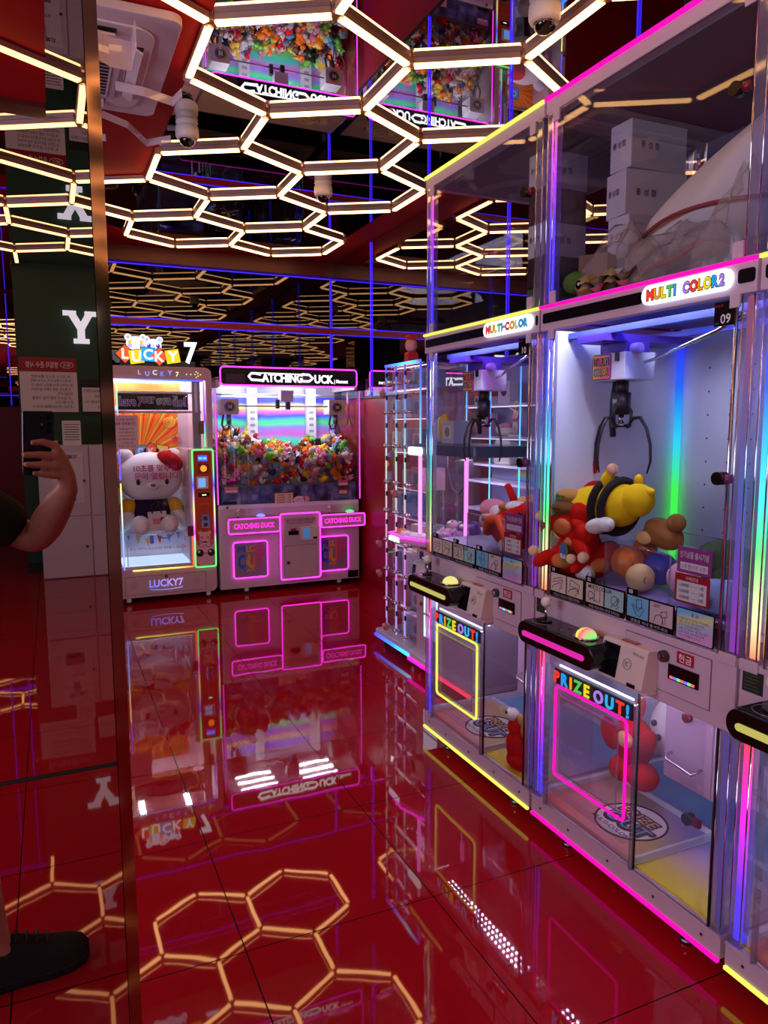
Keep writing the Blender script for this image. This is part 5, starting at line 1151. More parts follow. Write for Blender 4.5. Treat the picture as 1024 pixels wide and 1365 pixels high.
b = MB(); b.tube([(-.122, -.02, .84), (-.105, -.135, .84), (.10, -.155, .84), (.24, -.105, .84), (.36, -.035, .84)], .007, PINKLED, 7); b.box(.0-.08, .06, -.15, -.14, .80, .828, SIGNW); b.build('neon_edge', co)
b = MB()
for x, y, c_ in ((-.04, -.08, (255, 130, 60)), (.05, -.10, (236, 236, 240)), (.14, -.09, (240, 240, 245)), (.20, -.06, (90, 120, 240))): b.cyl((x, y, .845), (x, y, .868), .034, mat('toggle_%d' % c_[2], c_, .2), 14, .024)
b.build('buttons', co)
b = MB(); b.prism(rrect(.0, PW-.02, -.045, PD, .06, 8), 1.325, 1.385, mat('blue_slab', (64, 84, 120), .25), 'xy'); rf = b.build('roof', P2, bevel=.006)
b = MB(); b.rbox(.0, .165, -.06, -.045, 1.318, 1.366, .02, SIGNW); b.build('lit_plate', rf)
TUBE = glow('pink_light_tube', (255, 130, 235), 1.3)
b = MB(); b.box(.08, .56, .04, .20, 1.318, 1.324, glow('added_roof_lamp', (240, 225, 255), 9.)); b.build('lamp', P2)  # lamp added under the roof to brighten the inside
for x in (.045, .585):
    b = MB(); b.box(x-.008, x+.008, -.008, .008, .845, 1.325, TUBE); b.build('light_tube', P2)
b = MB(); b.box(.02, PW-.03, .0, .004, .80, 1.325, GLASS); b.box(.0, .004, .0, PD, .8, 1.325, GLASS); b.build('glass', P2)
b = MB(); b.tube([(.20, .1, 1.32), (.20, .1, 1.22), (.25, .1, 1.13), (.33, .1, 1.10), (.42, .1, 1.17)], .004, BLACKM, 6); b.box(.36, .42, .08, .14, 1.22, 1.30, DARKG); b.build('claw', P2)
b = MB(); b.box(.02, PW-.03, .01, PD-.02, .79, .80, mat('small_deck', (120, 90, 190), .4)); b.build('deck', P2)
for k, (s, c_) in enumerate(((.12, (214, 170, 190)), (.25, (170, 110, 170)), (.38, (216, 200, 214)), (.5, (120, 100, 190)))):
    o = SRC['bear'].copy(); COL.objects.link(o); o.location = on(P2, s, .12, .80); o.rotation_euler = (random.uniform(-1, .2), 0, -PI/2+random.uniform(-.5, .5)); o.color = lin(c_); o.scale = (1.1,)*3
    tag(o, ('dusty pink', 'plum', 'off white', 'violet')[k]+' plush bear lying in the small pink lit claw machine', 'plush toy', 'plush bears in the small pink lit machine')

# ---- shelf of collectables behind it
CX_, CY_, CWW = 2.33, 3.985, .74
SC = cabinet('display_cabinet', 'tall white display cabinet of collectables with teal light strips', 'cabinet', CY_, CX_)
b = MB(); b.box(0, CWW, .20, .24, 0, 1.87, mat('display_back', (170, 166, 206), .5)); b.box(0, CWW, -.0, .24, 0, .08, LILAC); b.build('carcass', SC)
CSH = [.98, 1.19, 1.27-.02, 1.415, 1.60]
b = MB()
for z in (.98, 1.15, 1.252, 1.415, 1.60, 1.86): b.box(0, CWW, 0, .20, z, z+.012, mat('display_shelf', (206, 202, 226), .4))
b.build('shelves', SC)
for z in (1.41, 1.594, 1.854): b = MB(); b.box(.02, CWW-.02, .01, .03, z, z+.005, glow('added_shelf_lamp', (225, 215, 255), .9)); b.build('added_shelf_lamp', SC)  # added lamp strips that brighten the collectables
TEAL = glow_ramp('teal_strip', [(0, (90, 240, 190)), (.5, (80, 220, 235)), (1, (90, 110, 255))], 1.3)
for x in (.03, .30, .60):
    b = MB(); b.box(x-.003, x+.003, -.01, -.004, .12, 1.86, TEAL); b.build('light_strip', SC)
b = MB(); b.box(.28, .62, .19, .199, 1.165, 1.225, ramp_mat('rainbow_panel', [(0, (90, 120, 240)), (.4, (90, 220, 180)), (.7, (240, 220, 90)), (1, (250, 120, 150))], axis=2)); b.build('rainbow_panel', SC)
def item(nm, label, cat, s, z, build, d=.08):
    t = thing(nm, label, cat, on(SC, s, d, z), -PI/2); build(t)
def bus(t):
    b = MB(); b.rbox(-.075, .075, -.04, .04, 0, .055, .01, WPLAS); b.box(-.08, .08, -.042, .042, .05, .10, mat('bus_red', (190, 60, 60), .5)); b.build('carton', t)
    b = MB()
    for k in range(4): b.box(-.065+k*.034, -.04+k*.034, -.0415, -.04, .015, .045, DARKG)
    b.build('windows', t)
item('gift_box', 'red and white toy carton with dark windows on the display cabinet, top level', 'gift box', .12, 1.612, bus)
def sparkle(t):
    m = mat('sparkle_pink', (214, 150, 190), .35); b = MB(); b.rbox(-.05, .05, -.04, .04, 0, .14, .01, m); b.build('carton', t); b = MB(); b.box(-.052, -.035, -.042, .042, 0, .142, WPLAS); b.build('spine', t)
item('gift_box', 'sparkly pink gift carton with white spine in the display cabinet', 'gift box', .13, 1.427, sparkle)
def catbox(t):
    b = MB(); b.box(-.06, .06, -.03, .03, 0, .13, mat('catbox', (206, 196, 220), .5)); b.build('carton', t)
    b = MB(); b.prism(circ(0, .07, .026, 14), -.032, -.03, DARKG, 'xz')
    for s in (-1, 1): b.prism([(s*.024, .08), (s*.02, .115), (s*.004, .092)], -.032, -.03, DARKG, 'xz'); b.prism(circ(s*.009, .075, .005, 8), -.033, -.032, PAPER, 'xz')
    b.build('animal_print', t)
item('gift_box', 'lilac carton with a dark animal head print in the display cabinet', 'gift box', .35, 1.612, catbox)
def figurine(t):
    SK = mat('figure_skin', (240, 206, 196), .5); PK = mat('figure_pink', (226, 130, 170), .5); HR = mat('figure_hair', (206, 196, 150), .5)
    b = MB()
    b.tube([(-.012, 0, .012), (-.014, -.004, .05), (-.010, 0, .095)], [.006, .008, .011], WPLAS, 8); b.tube([(.012, 0, .012), (.016, -.004, .05), (.010, 0, .095)], [.006, .008, .011], SK, 8)
    b.tube([(0, 0, .09), (0, 0, .125), (0, 0, .15)], [.017, .012, .015], SK, 8); b.ball((0, 0, .175), (.017, .017, .02), SK, 10, 8); b.tube([(.014, 0, .146), (.035, -.01, .125), (.03, -.02, .10)], .005, SK, 6); b.tube([(-.014, 0, .146), (-.04, -.005, .155), (-.055, -.01, .17)], .005, SK, 6); b.build('body', t)
    b = MB(); b.cyl((0, 0, .09), (0, 0, .128), .032, PK, 14, .013); b.build('dress', t)
    b = MB(); b.ball((0, .004, .18), (.021, .02, .022), HR, 10, 8); b.tube([(-.018, .005, .185), (-.045, .01, .15), (-.05, .012, .11)], [.007, .009, .003], HR, 7); b.tube([(.018, .005, .185), (.042, .01, .15), (.04, .012, .12)], [.007, .009, .003], HR, 7); b.build('hair', t)
    b = MB(); b.cyl((0, 0, 0), (0, 0, .012), .04, WPLAS, 20); b.build('stand', t)
item('figurine', 'standing figurine in a pink dress behind the far machine glass', 'figurine', .46, 1.427, figurine, .06)
def creambag(t):
    b = MB(); b.prism([(-.085, 0), (.085, 0), (.08, .13), (.06, .145), (-.06, .145), (-.08, .13)], -.035, .035, mat('bag_cream', (226, 218, 206), .7), 'xz'); b.build('body', t, bevel=.012)
    b = MB(); b.box(-.07, .0, -.0365, -.035, .105, .112, mat('bag_tag', (150, 80, 70), .5)); b.box(-.08, -.065, -.037, -.035, .09, .12, mat('bag_tag')); b.build('tag', t)
item('toiletry_bag', 'cream pouch bag with red tag in the display cabinet', 'bag', .34, 1.264, creambag)
def dog(t):
    o = None; b = MB(); b.ball((0, 0, .03), (.06, .04, .03), PLUSH, 12, 8); b.ball((-.045, -.01, .04), (.03, .028, .03), PLUSH, 12, 8); b.build('body', t).color = lin((236, 226, 216))
    b = MB(); b.ball((.0, 0, .06), (.045, .035, .02), PLUSH, 12, 8); b.build('pink_cap', t).color = lin((226, 140, 170))
item('plush_dog', 'white plush dog with a pink cap lying on a cabinet shelf', 'plush toy', .335, 1.427, dog)
def yplush(t):
    b = MB(); b.ball((0, 0, .08), (.06, .045, .08), PLUSH, 12, 9); b.build('body', t).color = lin((232, 226, 226)); b = MB(); b.ball((.05, -.01, .09), (.05, .03, .085), PLUSH, 12, 8); b.build('yellow_side', t).color = lin((232, 196, 80))
t = thing('plush_duckling', 'white and yellow plush on the roof of the small pink lit machine', 'plush toy', on(P2, .09, .12, 1.386), -PI/2); yplush(t)
gift(P2, .16, .30, 1.386, .13, 3, 'ice blue carton with panels on the roof of the small pink lit machine', .08, .12)

# ================================================================ PRIZES IN THE CLAW MACHINES
def toy(R, name, label, s, d, z, cat='plush toy', rz=-PI/2): return thing(name, label, cat, tuple(LW(R, s, d, z)), rz)
def pb(parent, name, rgb, *balls):
    b = MB()
    for c_, r, *ro in balls: b.ball(c_, r, PLUSH, 16, 11, ro[0] if ro else None)
    o = b.build(name, parent); o.color = lin(rgb); return o
YEL, REDP, BRN, TAN = (240, 200, 30), (196, 28, 20), (120, 76, 40), (186, 130, 70)
# yellow and black striped plush lying on its side
t = toy(M9, 'plush_bee', 'big yellow plush with black stripes lying on the pile in machine 09', .18, .15, 1.20)
pb(t, 'body', YEL, ((-.06, 0, 0), (.105, .085, .085)), ((.07, -.01, .035), (.09, .07, .075), eul(0, .3, 0)))
b = MB()
for x in (.035, .085):
    n = 28; ring_ = [(x+.02*math.sin(a_)*.4, -.012+.080*math.cos(a_), .026+.088*math.sin(a_)) for a_ in (2*PI*k/n for k in range(n))]
    b.tube(ring_, .0135, mat('black_pile', (18, 16, 18), .95), 8, True)
b.build('black_stripe', t)
h = pb(t, 'head', YEL, ((.16, -.005, .055), (.055, .05, .055)))
pb(h, 'ear', YEL, ((.155, 0, .115), (.017, .015, .024))); pb(h, 'ear', YEL, ((.20, 0, .085), (.024, .015, .015)))
pb(t, 'arm', YEL, ((.05, -.04, .11), (.022, .022, .05), eul(0, .5, 0))); pb(t, 'paw', (236, 190, 150), ((.075, -.04, .15), (.02, .018, .02)))
pb(t, 'white_foot', (236, 232, 226), ((.07, -.09, -.035), (.055, .03, .026), eul(0, -.3, 0)), ((.11, -.09, -.025), (.03, .028, .024)))
t = toy(M9, 'plush_toy', 'red plush with a curled antenna at the back of the pile in machine 09', .05, .24, 1.235)
pb(t, 'body', REDP, ((0, 0, 0), (.13, .07, .06))); b = MB(); b.tube([(-.07, 0, .05), (-.06, 0, .08), (-.04, 0, .09), (-.03, 0, .13)], .011, PLUSH, 8); o = b.build('antenna', t); o.color = lin(REDP)
for lab, s, d, z, c_ in (('upper tan plush face squeezed beside the yellow striped plush', .055, .10, 1.245, TAN), ('lower tan plush face squeezed beside the yellow striped plush', .07, .07, 1.205, BRN)):
    t = toy(M9, 'plush_bear', lab, s, d, z); pb(t, 'head', c_, ((0, 0, 0), (.06, .045, .026)))
    b = MB(); b.tube([(-.02+.004*k, -.044, .004-.006*math.sin(PI*k/5)) for k in range(6)], .0015, EYE_M, 5); b.tube([(.005+.004*k, -.044, .004-.006*math.sin(PI*k/5)) for k in range(6)], .0015, EYE_M, 5); b.build('closed_eyes', t)
def redtoy(label, s, d, z, rz, sc=1., tagc=None):
    t = toy(M9 if z > .9 else M9, 'plush_toy', label, s, d, z, rz=-PI/2+rz); t.scale = (sc,)*3
    pb(t, 'body', REDP, ((0, 0, 0), (.075, .065, .06)), ((.05, -.01, .045), (.05, .045, .045)))
    for sx in (-1, 1): pb(t, 'arm', (206, 34, 24), ((sx*.075, -.035, .0), (.05, .026, .026), eul(0, sx*.6, .3))); pb(t, 'mitten', (236, 200, 170), ((sx*.115, -.045, -.025*sx), (.02, .02, .02)))
    pb(t, 'belly', (214, 120, 70), ((.0, -.05, .0), (.04, .02, .03)))
    if tagc:
        b = MB(); b.prism(circ(.03, -.02, .036, 20), -.085, -.082, mat('round_tag_rim', (70, 140, 70), .5), 'xz'); b.prism(circ(.03, -.012, .024, 16), -.088, -.085, mat('round_tag_blue', (60, 100, 190), .5), 'xz'); b.prism([(.006, -.026), (.054, -.026), (.05, -.04), (.012, -.042)], -.088, -.085, PAPER, 'xz'); b.build('round_tag', t)
    return t
redtoy('red plush at the left of the pile in machine 09, topmost of three', .085, .09, 1.145, .2)
redtoy('red plush with a round blue and green tag in machine 09', .15, .085, 1.085, -.3, .95, True)
redtoy('red plush low behind the 01 instruction sticker of machine 09', .20, .10, 1.03, 1.2, .85)
redtoy('red plush at the bottom left of the machine 09 window, lowest of three', .10, .06, 1.03, .5, .95)
t = toy(M9, 'plush_bear', 'brown plush bear paw up on the right of the pile in machine 09', .40, .20, 1.15)
pb(t, 'body', (150, 100, 54), ((0, 0, 0), (.075, .05, .045), eul(0, .35, 0)), ((-.05, -.01, -.02), (.045, .04, .03)), ((.05, 0, .04), (.03, .03, .03)))
pb(t, 'sole', (220, 180, 120), ((-.04, -.045, -.015), (.034, .012, .022)))
def ball_toy(label, s, d, z, r, c_, sy=1):
    m = mat('rubber_ball_%d_%d' % (c_[0], c_[2]), c_, .3); b = MB(); b.ball((0, 0, 0), (r, r, r*sy), m, 20, 14)
    b.tube([(r*.5*math.cos(a_)+.0, -r*.87, r*.32*math.sin(a_)) for a_ in (2*PI*k/16 for k in range(16))], .0016, mat('ball_print', (90, 60, 50), .5), 5, True)
    tag(b.build('toy_ball', None, tuple(LW(M9, s, d, z))), label, 'ball')
for a in (('orange toy ball with a dark crest behind the clear chute wall', .30, .15, 1.045, .055, (240, 130, 40)), ('smaller orange toy ball behind the other orange ball', .29, .23, 1.085, .04, (236, 110, 50)), ('blue toy ball in the pile of machine 09', .37, .22, 1.03, .055, (50, 80, 220)),
          ('peach yellow toy ball in front of the blue ball', .40, .11, 1.015, .045, (244, 206, 140)), ('pale pink toy ball beside the price cards of machine 09', .50, .19, 1.025, .052, (232, 180, 196)), ('white toy ball at the lower right of the machine 09 window', .66, .20, 1.01, .04, (226, 226, 236)), ('white toy ball at the lower left of the machine 09 window', .21, .05, 1.0, .034, (220, 214, 216))): ball_toy(*a)
t = toy(M9, 'plush_sack', 'olive green plush turtle heap at the right back of machine 09', .55, .30, 1.06)
pb(t, 'shell', (70, 84, 60), ((0, 0, 0), (.10, .09, .085)), ((.07, -.03, -.03), (.08, .07, .06))); pb(t, 'head', (40, 90, 70), ((-.07, -.08, -.02), (.035, .03, .03)))
t = toy(M9, 'plush_cushion', 'pale blue cushion at the lower right corner of the machine 09 window', .70, .12, .985); pb(t, 'cover', (150, 170, 214), ((0, 0, .03), (.10, .07, .05)))
# machine 10
t = toy(M10, 'plush_crab', 'large red plush with orange ribbon and round tag in machine 10', .50, .17, 1.07)
pb(t, 'body', REDP, ((0, 0, 0), (.145, .10, .085)), ((.07, -.01, .045), (.11, .085, .07), eul(0, -.3, 0)), ((-.08, 0, .01), (.08, .07, .065)))
pb(t, 'brown_ear', (170, 110, 40), ((-.03, -.02, .085), (.06, .035, .02))); pb(t, 'white_patch', (236, 228, 222), ((-.09, -.04, .055), (.035, .03, .035)), ((.05, -.03, .095), (.07, .04, .025)), ((.03, -.085, -.06), (.022, .02, .026)))
b = MB(); b.tube([(-.05, .03, .08), (-.085, .03, .13), (-.12, .03, .17)], [.017, .015, .014], PLUSH, 8); b.tube([(.09, .05, .12), (.06, .06, .16)], .015, PLUSH, 8); o = b.build('antenna', t); o.color = lin(REDP)
b = MB(); b.tube([(-.06, -.105, -.02), (-.03, -.115, .04), (.04, -.11, .05), (.10, -.115, -.02), (.115, -.115, -.045)], [.02, .022, .022, .02, .004], mat('orange_ribbon', (232, 84, 36), .6), 8); b.build('ribbon', t)
b = MB(); b.prism([(.165+.036*math.cos(2*PI*k/20), .03+.06*math.sin(2*PI*k/20)) for k in range(20)], -.10, -.097, mat('tag_dark', (70, 50, 60), .5), 'xz'); b.prism(circ(.165, .02, .02, 12), -.103, -.10, PAPER, 'xz'); b.build('hang_tag', t)
t = toy(M10, 'plush_fish', 'peach and pink plush with a blue eye on the left of machine 10', .21, .24, 1.08)
pb(t, 'body', (236, 150, 170), ((0, 0, .04), (.07, .06, .045))); pb(t, 'face', (236, 190, 160), ((.02, -.03, -.01), (.055, .045, .04))); b = MB(); b.ball((.03, -.073, .0), (.011, .006, .012), mat('fish_eye', (60, 110, 160), .2), 10, 6); b.build('eye', t)
t = toy(M10, 'plush_cushion', 'orange face cushion at the back of machine 10', .46, .33, 1.13); pb(t, 'cover', (236, 160, 90), ((0, 0, 0), (.17, .06, .075))); pb(t, 'snout', (240, 190, 110), ((-.1, -.03, .02), (.045, .04, .035)))
t = toy(M10, 'plush_toy', 'red plush dropped in the prize bay of machine 10', .68, .10, .19)
pb(t, 'body', (190, 22, 18), ((0, 0, .03), (.075, .07, .08)), ((.02, -.02, -.02), (.07, .06, .04))); pb(t, 'head', (206, 30, 22), ((-.02, -.01, .10), (.05, .045, .04))); pb(t, 'white_nose', (236, 230, 226), ((-.035, -.03, .15), (.03, .026, .026))); pb(t, 'tan_paw', (196, 150, 90), ((.03, -.03, .15), (.022, .02, .022)), ((.055, -.03, .12), (.02, .02, .04)))
b = MB(); b.ball((-.045, -.054, .158), .006, EYE_M, 8, 6); b.build('eye', t)
t = toy(M9, 'plush_pile_bear', 'white plush bear face behind the neon prize chute of machine 09', .30, .40, .42); pb(t, 'head', (232, 226, 230), ((0, 0, 0), (.10, .08, .12)), ((-.07, 0, .11), (.03, .03, .03)), ((.07, 0, .11), (.03, .03, .03))); b = MB(); b.ball((-.03, -.076, .03), .012, EYE_M, 10, 6); b.ball((.04, -.076, .03), .012, EYE_M, 10, 6); b.ball((0, -.085, -.01), .012, EYE_M, 10, 6); b.build('face', t)
t = toy(M9, 'plush_toy', 'red plush behind the neon prize chute of machine 09', .20, .30, .36); pb(t, 'body', (200, 30, 22), ((0, 0, .0), (.085, .06, .09)), ((.07, -.02, -.1), (.06, .055, .05)), ((-.03, -.02, -.11), (.05, .05, .05))); pb(t, 'arm', (176, 22, 18), ((.09, -.03, .03), (.035, .03, .06), eul(0, .5, 0)), ((-.09, -.03, .0), (.035, .03, .06), eul(0, -.5, 0))); pb(t, 'horn', (206, 60, 30), ((.02, 0, .12), (.02, .02, .06), eul(0, .3, 0))); pb(t, 'snout', (230, 180, 120), ((.03, -.07, .03), (.035, .02, .03)))

# ================================================================ THINGS STORED IN THE CLEAR BOXES ON TOP
CARD = mat('white_carton', (196, 190, 200), .6)
def carton(label, R, s0, s1, d0, d1, z0, z1, rz=0., m=None, txt=True, R2=0):
    t = thing('carton', label, 'box', tuple(LW(R, (s0+s1)/2, (d0+d1)/2, z0)), -PI/2+rz); a, c_, h = (s1-s0)/2, (d1-d0)/2, z1-z0
    b = MB(); b.box(-a, a, -c_, c_, 0, h, m or CARD); b.build('box', t, bevel=.003)
    if txt:
        b = MB()
        for k in range(3): b.text('풍성함'[k], (-a+.02+.022*k+.002, -c_-.0006, h*.55), .022, INK, off=.02); b.text('풍성함'[k], (a+.0006, -c_+.05+.03*k, h*.5), .024, INK, (0, 1, 0), off=.02)
        b.build('print', t)
    return t
z = 1.906
for k, (lab, h) in enumerate((('white carton at the bottom of the stack in the box on machine 09', .14), ('second white carton up in the stack on machine 09', .14), ('third white carton up, tilted a little, in the stack on machine 09', .145), ('topmost white carton of the stack on machine 09', .15))):
    carton(lab, M9, .09+(-.008 if k == 2 else 0), .19, .20, .44, z, z+h, -.12 if k == 2 else 0); z += h+.001
carton('tipped brown carton with a printed picture leaning beside the stack on machine 09', M9, .10, .20, .07, .15, 1.907, 2.05, .5, mat('brown_card', (120, 84, 70), .6), False)
carton('small pale carton lying in front of the stack on machine 09', M9, .22, .29, .10, .17, 1.906, 1.99, .1, CARD, False)
carton('orange picture carton at the back of the box on machine 09', M9, .30, .40, .55, .62, 2.05, 2.24, 0, mat('orange_card', (206, 120, 70), .5), False)
b = MB(); b.box(.0, .035, .0, .03, 0, .52, mat('pink_post', (226, 60, 100), .5)); tag(b.build('pink_post', None, tuple(LW(M9, .46, .60, 1.906))), 'upright pink post at the back of the box on machine 09', 'post')
z = 1.906
for k, (lab, h, m_) in enumerate((('green carton at the bottom of the stack on machine 10', .10, mat('green_card', (60, 90, 66), .6)), ('dark carton above the green one on machine 10', .11, mat('dark_card', (34, 22, 34), .5)), ('white carton in the middle of the stack on machine 10', .12, CARD), ('plum carton with a pale picture in the stack on machine 10', .12, mat('plum_card', (60, 36, 50), .5)), ('topmost white carton of the far stack, on machine 10 behind the lock', .13, CARD))):
    carton(lab, M10, .61, .715, .12, .31, z, z+h, .06*(k % 2), m_, m_ is CARD); z += h+.001
# big cream bag with plum piping
t = thing('storage_bag', 'big cream fabric bag with plum piping stuffed in the box on machine 09', 'bag', tuple(LW(M9, .56, .28, 1.906)), -PI/2)
BAGM = mat('bag_fabric', (222, 212, 212), .85); PIP = mat('bag_piping', (150, 60, 70), .6)
b = MB(); n = 14; prof = []
def bag_pt(u, v):
    w_ = .16*math.sin(PI*min(1, max(0, v)))**.6
    x = -.27+.55*u; top = .14+.36*u**1.1-.05*(u-.6)**2; zz = .015+v*top
    return x, w_, zz
vs_, fs = [], []
NU, NA = 12, 16
for i in range(NU+1):
    u = i/NU; x = -.26+.52*u; h = .14+.30*u**.9; cz = .09+h*.5; rr = .6+.4*math.sin(PI*(.1+.8*u))
    for j in range(NA):
        a_ = 2*PI*j/NA; vs_.append((x+.03*math.sin(a_*2+u*5), .17*rr*math.cos(a_)*(1+.06*math.sin(a_*3+u*7)), max(.004, cz+h*.5*math.sin(a_)*(1+.05*math.cos(a_*4+u*9)))))
for i in range(NU):
    for j in range(NA): fs.append((i*NA+j, i*NA+(j+1) % NA, (i+1)*NA+(j+1) % NA, (i+1)*NA+j))
fs += [tuple(range(NA-1, -1, -1)), tuple(NU*NA+j for j in range(NA))]
b.add(vs_, fs, BAGM, True); bo = b.build('body', t)
sb = bo.modifiers.new('s', 'SUBSURF'); sb.levels = sb.render_levels = 1
for da in (0.35, -.55):
    pts = []
    for i in range(NU+1):
        u = i/NU; h = .14+.30*u**.9; cz = .09+h*.5; rr = .6+.4*math.sin(PI*(.1+.8*u)); a_ = PI+da-.9*(1 if da > 0 else 0)+(.2*u)
        a_ = -PI/2-.9+da if da < 0 else -PI/2-1.9
        a_ = (-PI/2+.05+.5*u) if da > 0 else (-PI+.05-.7*u)
        pts.append((-.26+.52*u, -abs(.176*rr*math.cos(a_))-.004 if da < 0 else -.175*rr*abs(math.cos(a_)), max(.02, cz+h*.52*(-math.sin(a_) if da < 0 else math.sin(a_)))))
    b = MB(); b.tube(pts, .006, PIP, 6); b.build('piping', t)
b = MB(); b.tube([(-.24, -.10, .10), (-.25, -.16, .06), (-.16, -.185, .055), (-.05, -.18, .07), (.02, -.17, .10)], .009, PIP, 7); b.tube([(-.22, -.09, .2), (-.28, -.13, .14), (-.25, -.15, .09), (-.2, -.14, .12)], .006, PIP, 7); b.build('handle', t)
# crumpled clear plastic bags
FILM = glass('plastic_film', (.95, .94, .95), 1.45, .16, (236, 226, 232), .22, 1.1)
def film(label, s, d, z, rx, ry, rz_, seed):
    random.seed(seed); n, k = 40, 20; ph = [random.uniform(0, 6) for _ in range(12)]; b = MB(); v = []
    for i in range(k+1):
        t_ = PI*.5*i/k
        for j in range(n):
            a_ = 2*PI*j/n; q_ = 1+.12*math.sin(3*a_+ph[0]+2*t_)+.07*math.sin(6*a_+ph[1]-3*t_)+.04*math.sin(9*a_+ph[2]+5*t_)+.012*random.uniform(-1, 1)
            v.append((rx*q_*math.cos(t_)*math.cos(a_), ry*q_*math.cos(t_)*math.sin(a_), max(0, rz_*q_*math.sin(t_))))
    b.add(v, [(i*n+j, i*n+(j+1) % n, (i+1)*n+(j+1) % n, (i+1)*n+j) for i in range(k) for j in range(n)], FILM, True)
    tag(b.build('plastic_bag', None, tuple(LW(M9, s, d, z))), label, 'plastic bag').rotation_euler = (0, 0, -PI/2)
film('crumpled clear plastic bag in front of the carton stack on machine 09', .25, .15, 1.906, .15, .12, .20, 3)
film('crumpled clear plastic bag under the cream bag on machine 09', .50, .13, 1.906, .20, .12, .15, 8)
film('crumpled clear plastic bag at the right end of the box on machine 09', .70, .17, 1.906, .12, .14, .26, 12)
t = thing('plush_carrot', 'tan plush with green top and a dark eye lying inside the box on machine 09', 'plush toy', tuple(LW(M9, .15, .05, 1.945)), -PI/2)
pb(t, 'body', (196, 140, 84), ((.03, 0, 0), (.05, .035, .033))); pb(t, 'green_top', (90, 130, 60), ((-.035, 0, .02), (.05, .035, .036))); b = MB(); b.prism(circ(.03, .0, .014, 14), -.04, -.033, EYE_M, 'xz'); b.prism(circ(.032, .002, .005, 10), -.042, -.04, PAPER, 'xz'); b.build('eye', t)
t = thing('crumpled_cloth', 'crumpled khaki cloth beside the tan plush on machine 09', 'cloth', tuple(LW(M9, .32, .05, 1.906)), -PI/2)
b = MB(); v = []; random.seed(4)
for i in range(9):
    for j in range(14): v.append(((j-6.5)*.017, (i-4)*.016, .03+.028*math.sin(j*.9+i)*math.sin(i*1.1)+random.uniform(0, .012)))
v2 = [(p[0], p[1], max(0, p[2]-.02)) for p in v]
f1 = [(i*14+j, i*14+j+1, (i+1)*14+j+1, (i+1)*14+j) for i in range(8) for j in range(13)]
b.add(v+v2, f1+[tuple(126+q for q in reversed(f_)) for f_ in f1], mat('khaki_cloth', (150, 136, 110), .8), True); b.build('cloth', t)
# ================================================================ THE PHOTOGRAPHER (seen in the column mirror)
def skin(name, joints, bones, parent=None, m=None, root=0, sub=2, loc=None):
    me = bpy.data.meshes.new(name); me.from_pydata([j[0] for j in joints], bones, [])
    o = bpy.data.objects.new(name, me); COL.objects.link(o)
    sk = o.modifiers.new('s', 'SKIN'); sk.use_smooth_shade = True; sk.branch_smoothing = .4
    d = me.skin_vertices[0].data
    for i, j in enumerate(joints):
        r = j[1]; d[i].radius = r if isinstance(r, tuple) else (r, r); d[i].use_root = (i == root)
    su = o.modifiers.new('u', 'SUBSURF'); su.levels = su.render_levels = sub
    dg = bpy.context.evaluated_depsgraph_get(); me2 = bpy.data.meshes.new_from_object(o.evaluated_get(dg))
    bpy.data.objects.remove(o); bpy.data.meshes.remove(me)
    me2.materials.clear(); me2.materials.append(m)
    for p in me2.polygons: p.use_smooth = True
    o = bpy.data.objects.new(name, me2); COL.objects.link(o)
    if parent is not None: o.parent = parent
    return o
SKIN = mat('skin', (206, 140, 116), .5, spec=.4)
SHIRT = mat('black_tshirt', (12, 12, 14), .85); SHORT = mat('black_shorts', (16, 16, 20), .85); HAIR = mat('black_hair', (14, 11, 10), .6)
pn = Vector((math.sin(YAW)*math.cos(PITCH), math.cos(YAW)*math.cos(PITCH), -math.sin(PITCH)))
pr_ = Vector((math.cos(YAW), -math.sin(YAW), 0)); pu = pr_.cross(pn).normalized()
EYEV = Vector((0, 0, EYE))
def ph(r, u, n): return EYEV+pr_*r+pu*u+pn*n
phone = thing('smartphone', 'black smartphone with ring lenses held up by the mirrored photographer', 'phone', tuple(EYEV))
pm = Matrix((pr_, pn, pu)).transposed().to_4x4()
b = MB(); b.X = pm; b.rbox(-.065, .0135, -.0160, -.0072, -.130, .034, .007, mat('phone_shell', (16, 16, 22), .32)); b.build('body', phone, bevel=.0015)
b = MB(); b.X = pm; LENS = mat('phone_lens', (6, 6, 12), .05); RIM = mat('lens_rim', (40, 40, 46), .3, 1.)
for r, u, rad in ((0, .0175, .0075), (0, .0, .0075), (0, -.0175, .0075), (-.019, .0085, .0048), (-.019, -.009, .0045)): b.cyl((r, -.0072, u), (r, -.0063, u), rad, RIM, 18); b.cyl((r, -.0063, u), (r, -.0061, u), rad*.78, LENS, 18)
b.cyl((-.0185, -.0072, .0005), (-.0185, -.0065, .0005), .002, mat('flash_led', (236, 230, 200), .2), 10); b.build('camera_lenses', phone)
b = MB(); b.X = pm; b.rbox(-.062, .0105, -.0166, -.0160, -.127, .031, .005, glow('phone_screen', (60, 30, 34), .25)); b.build('screen', phone)

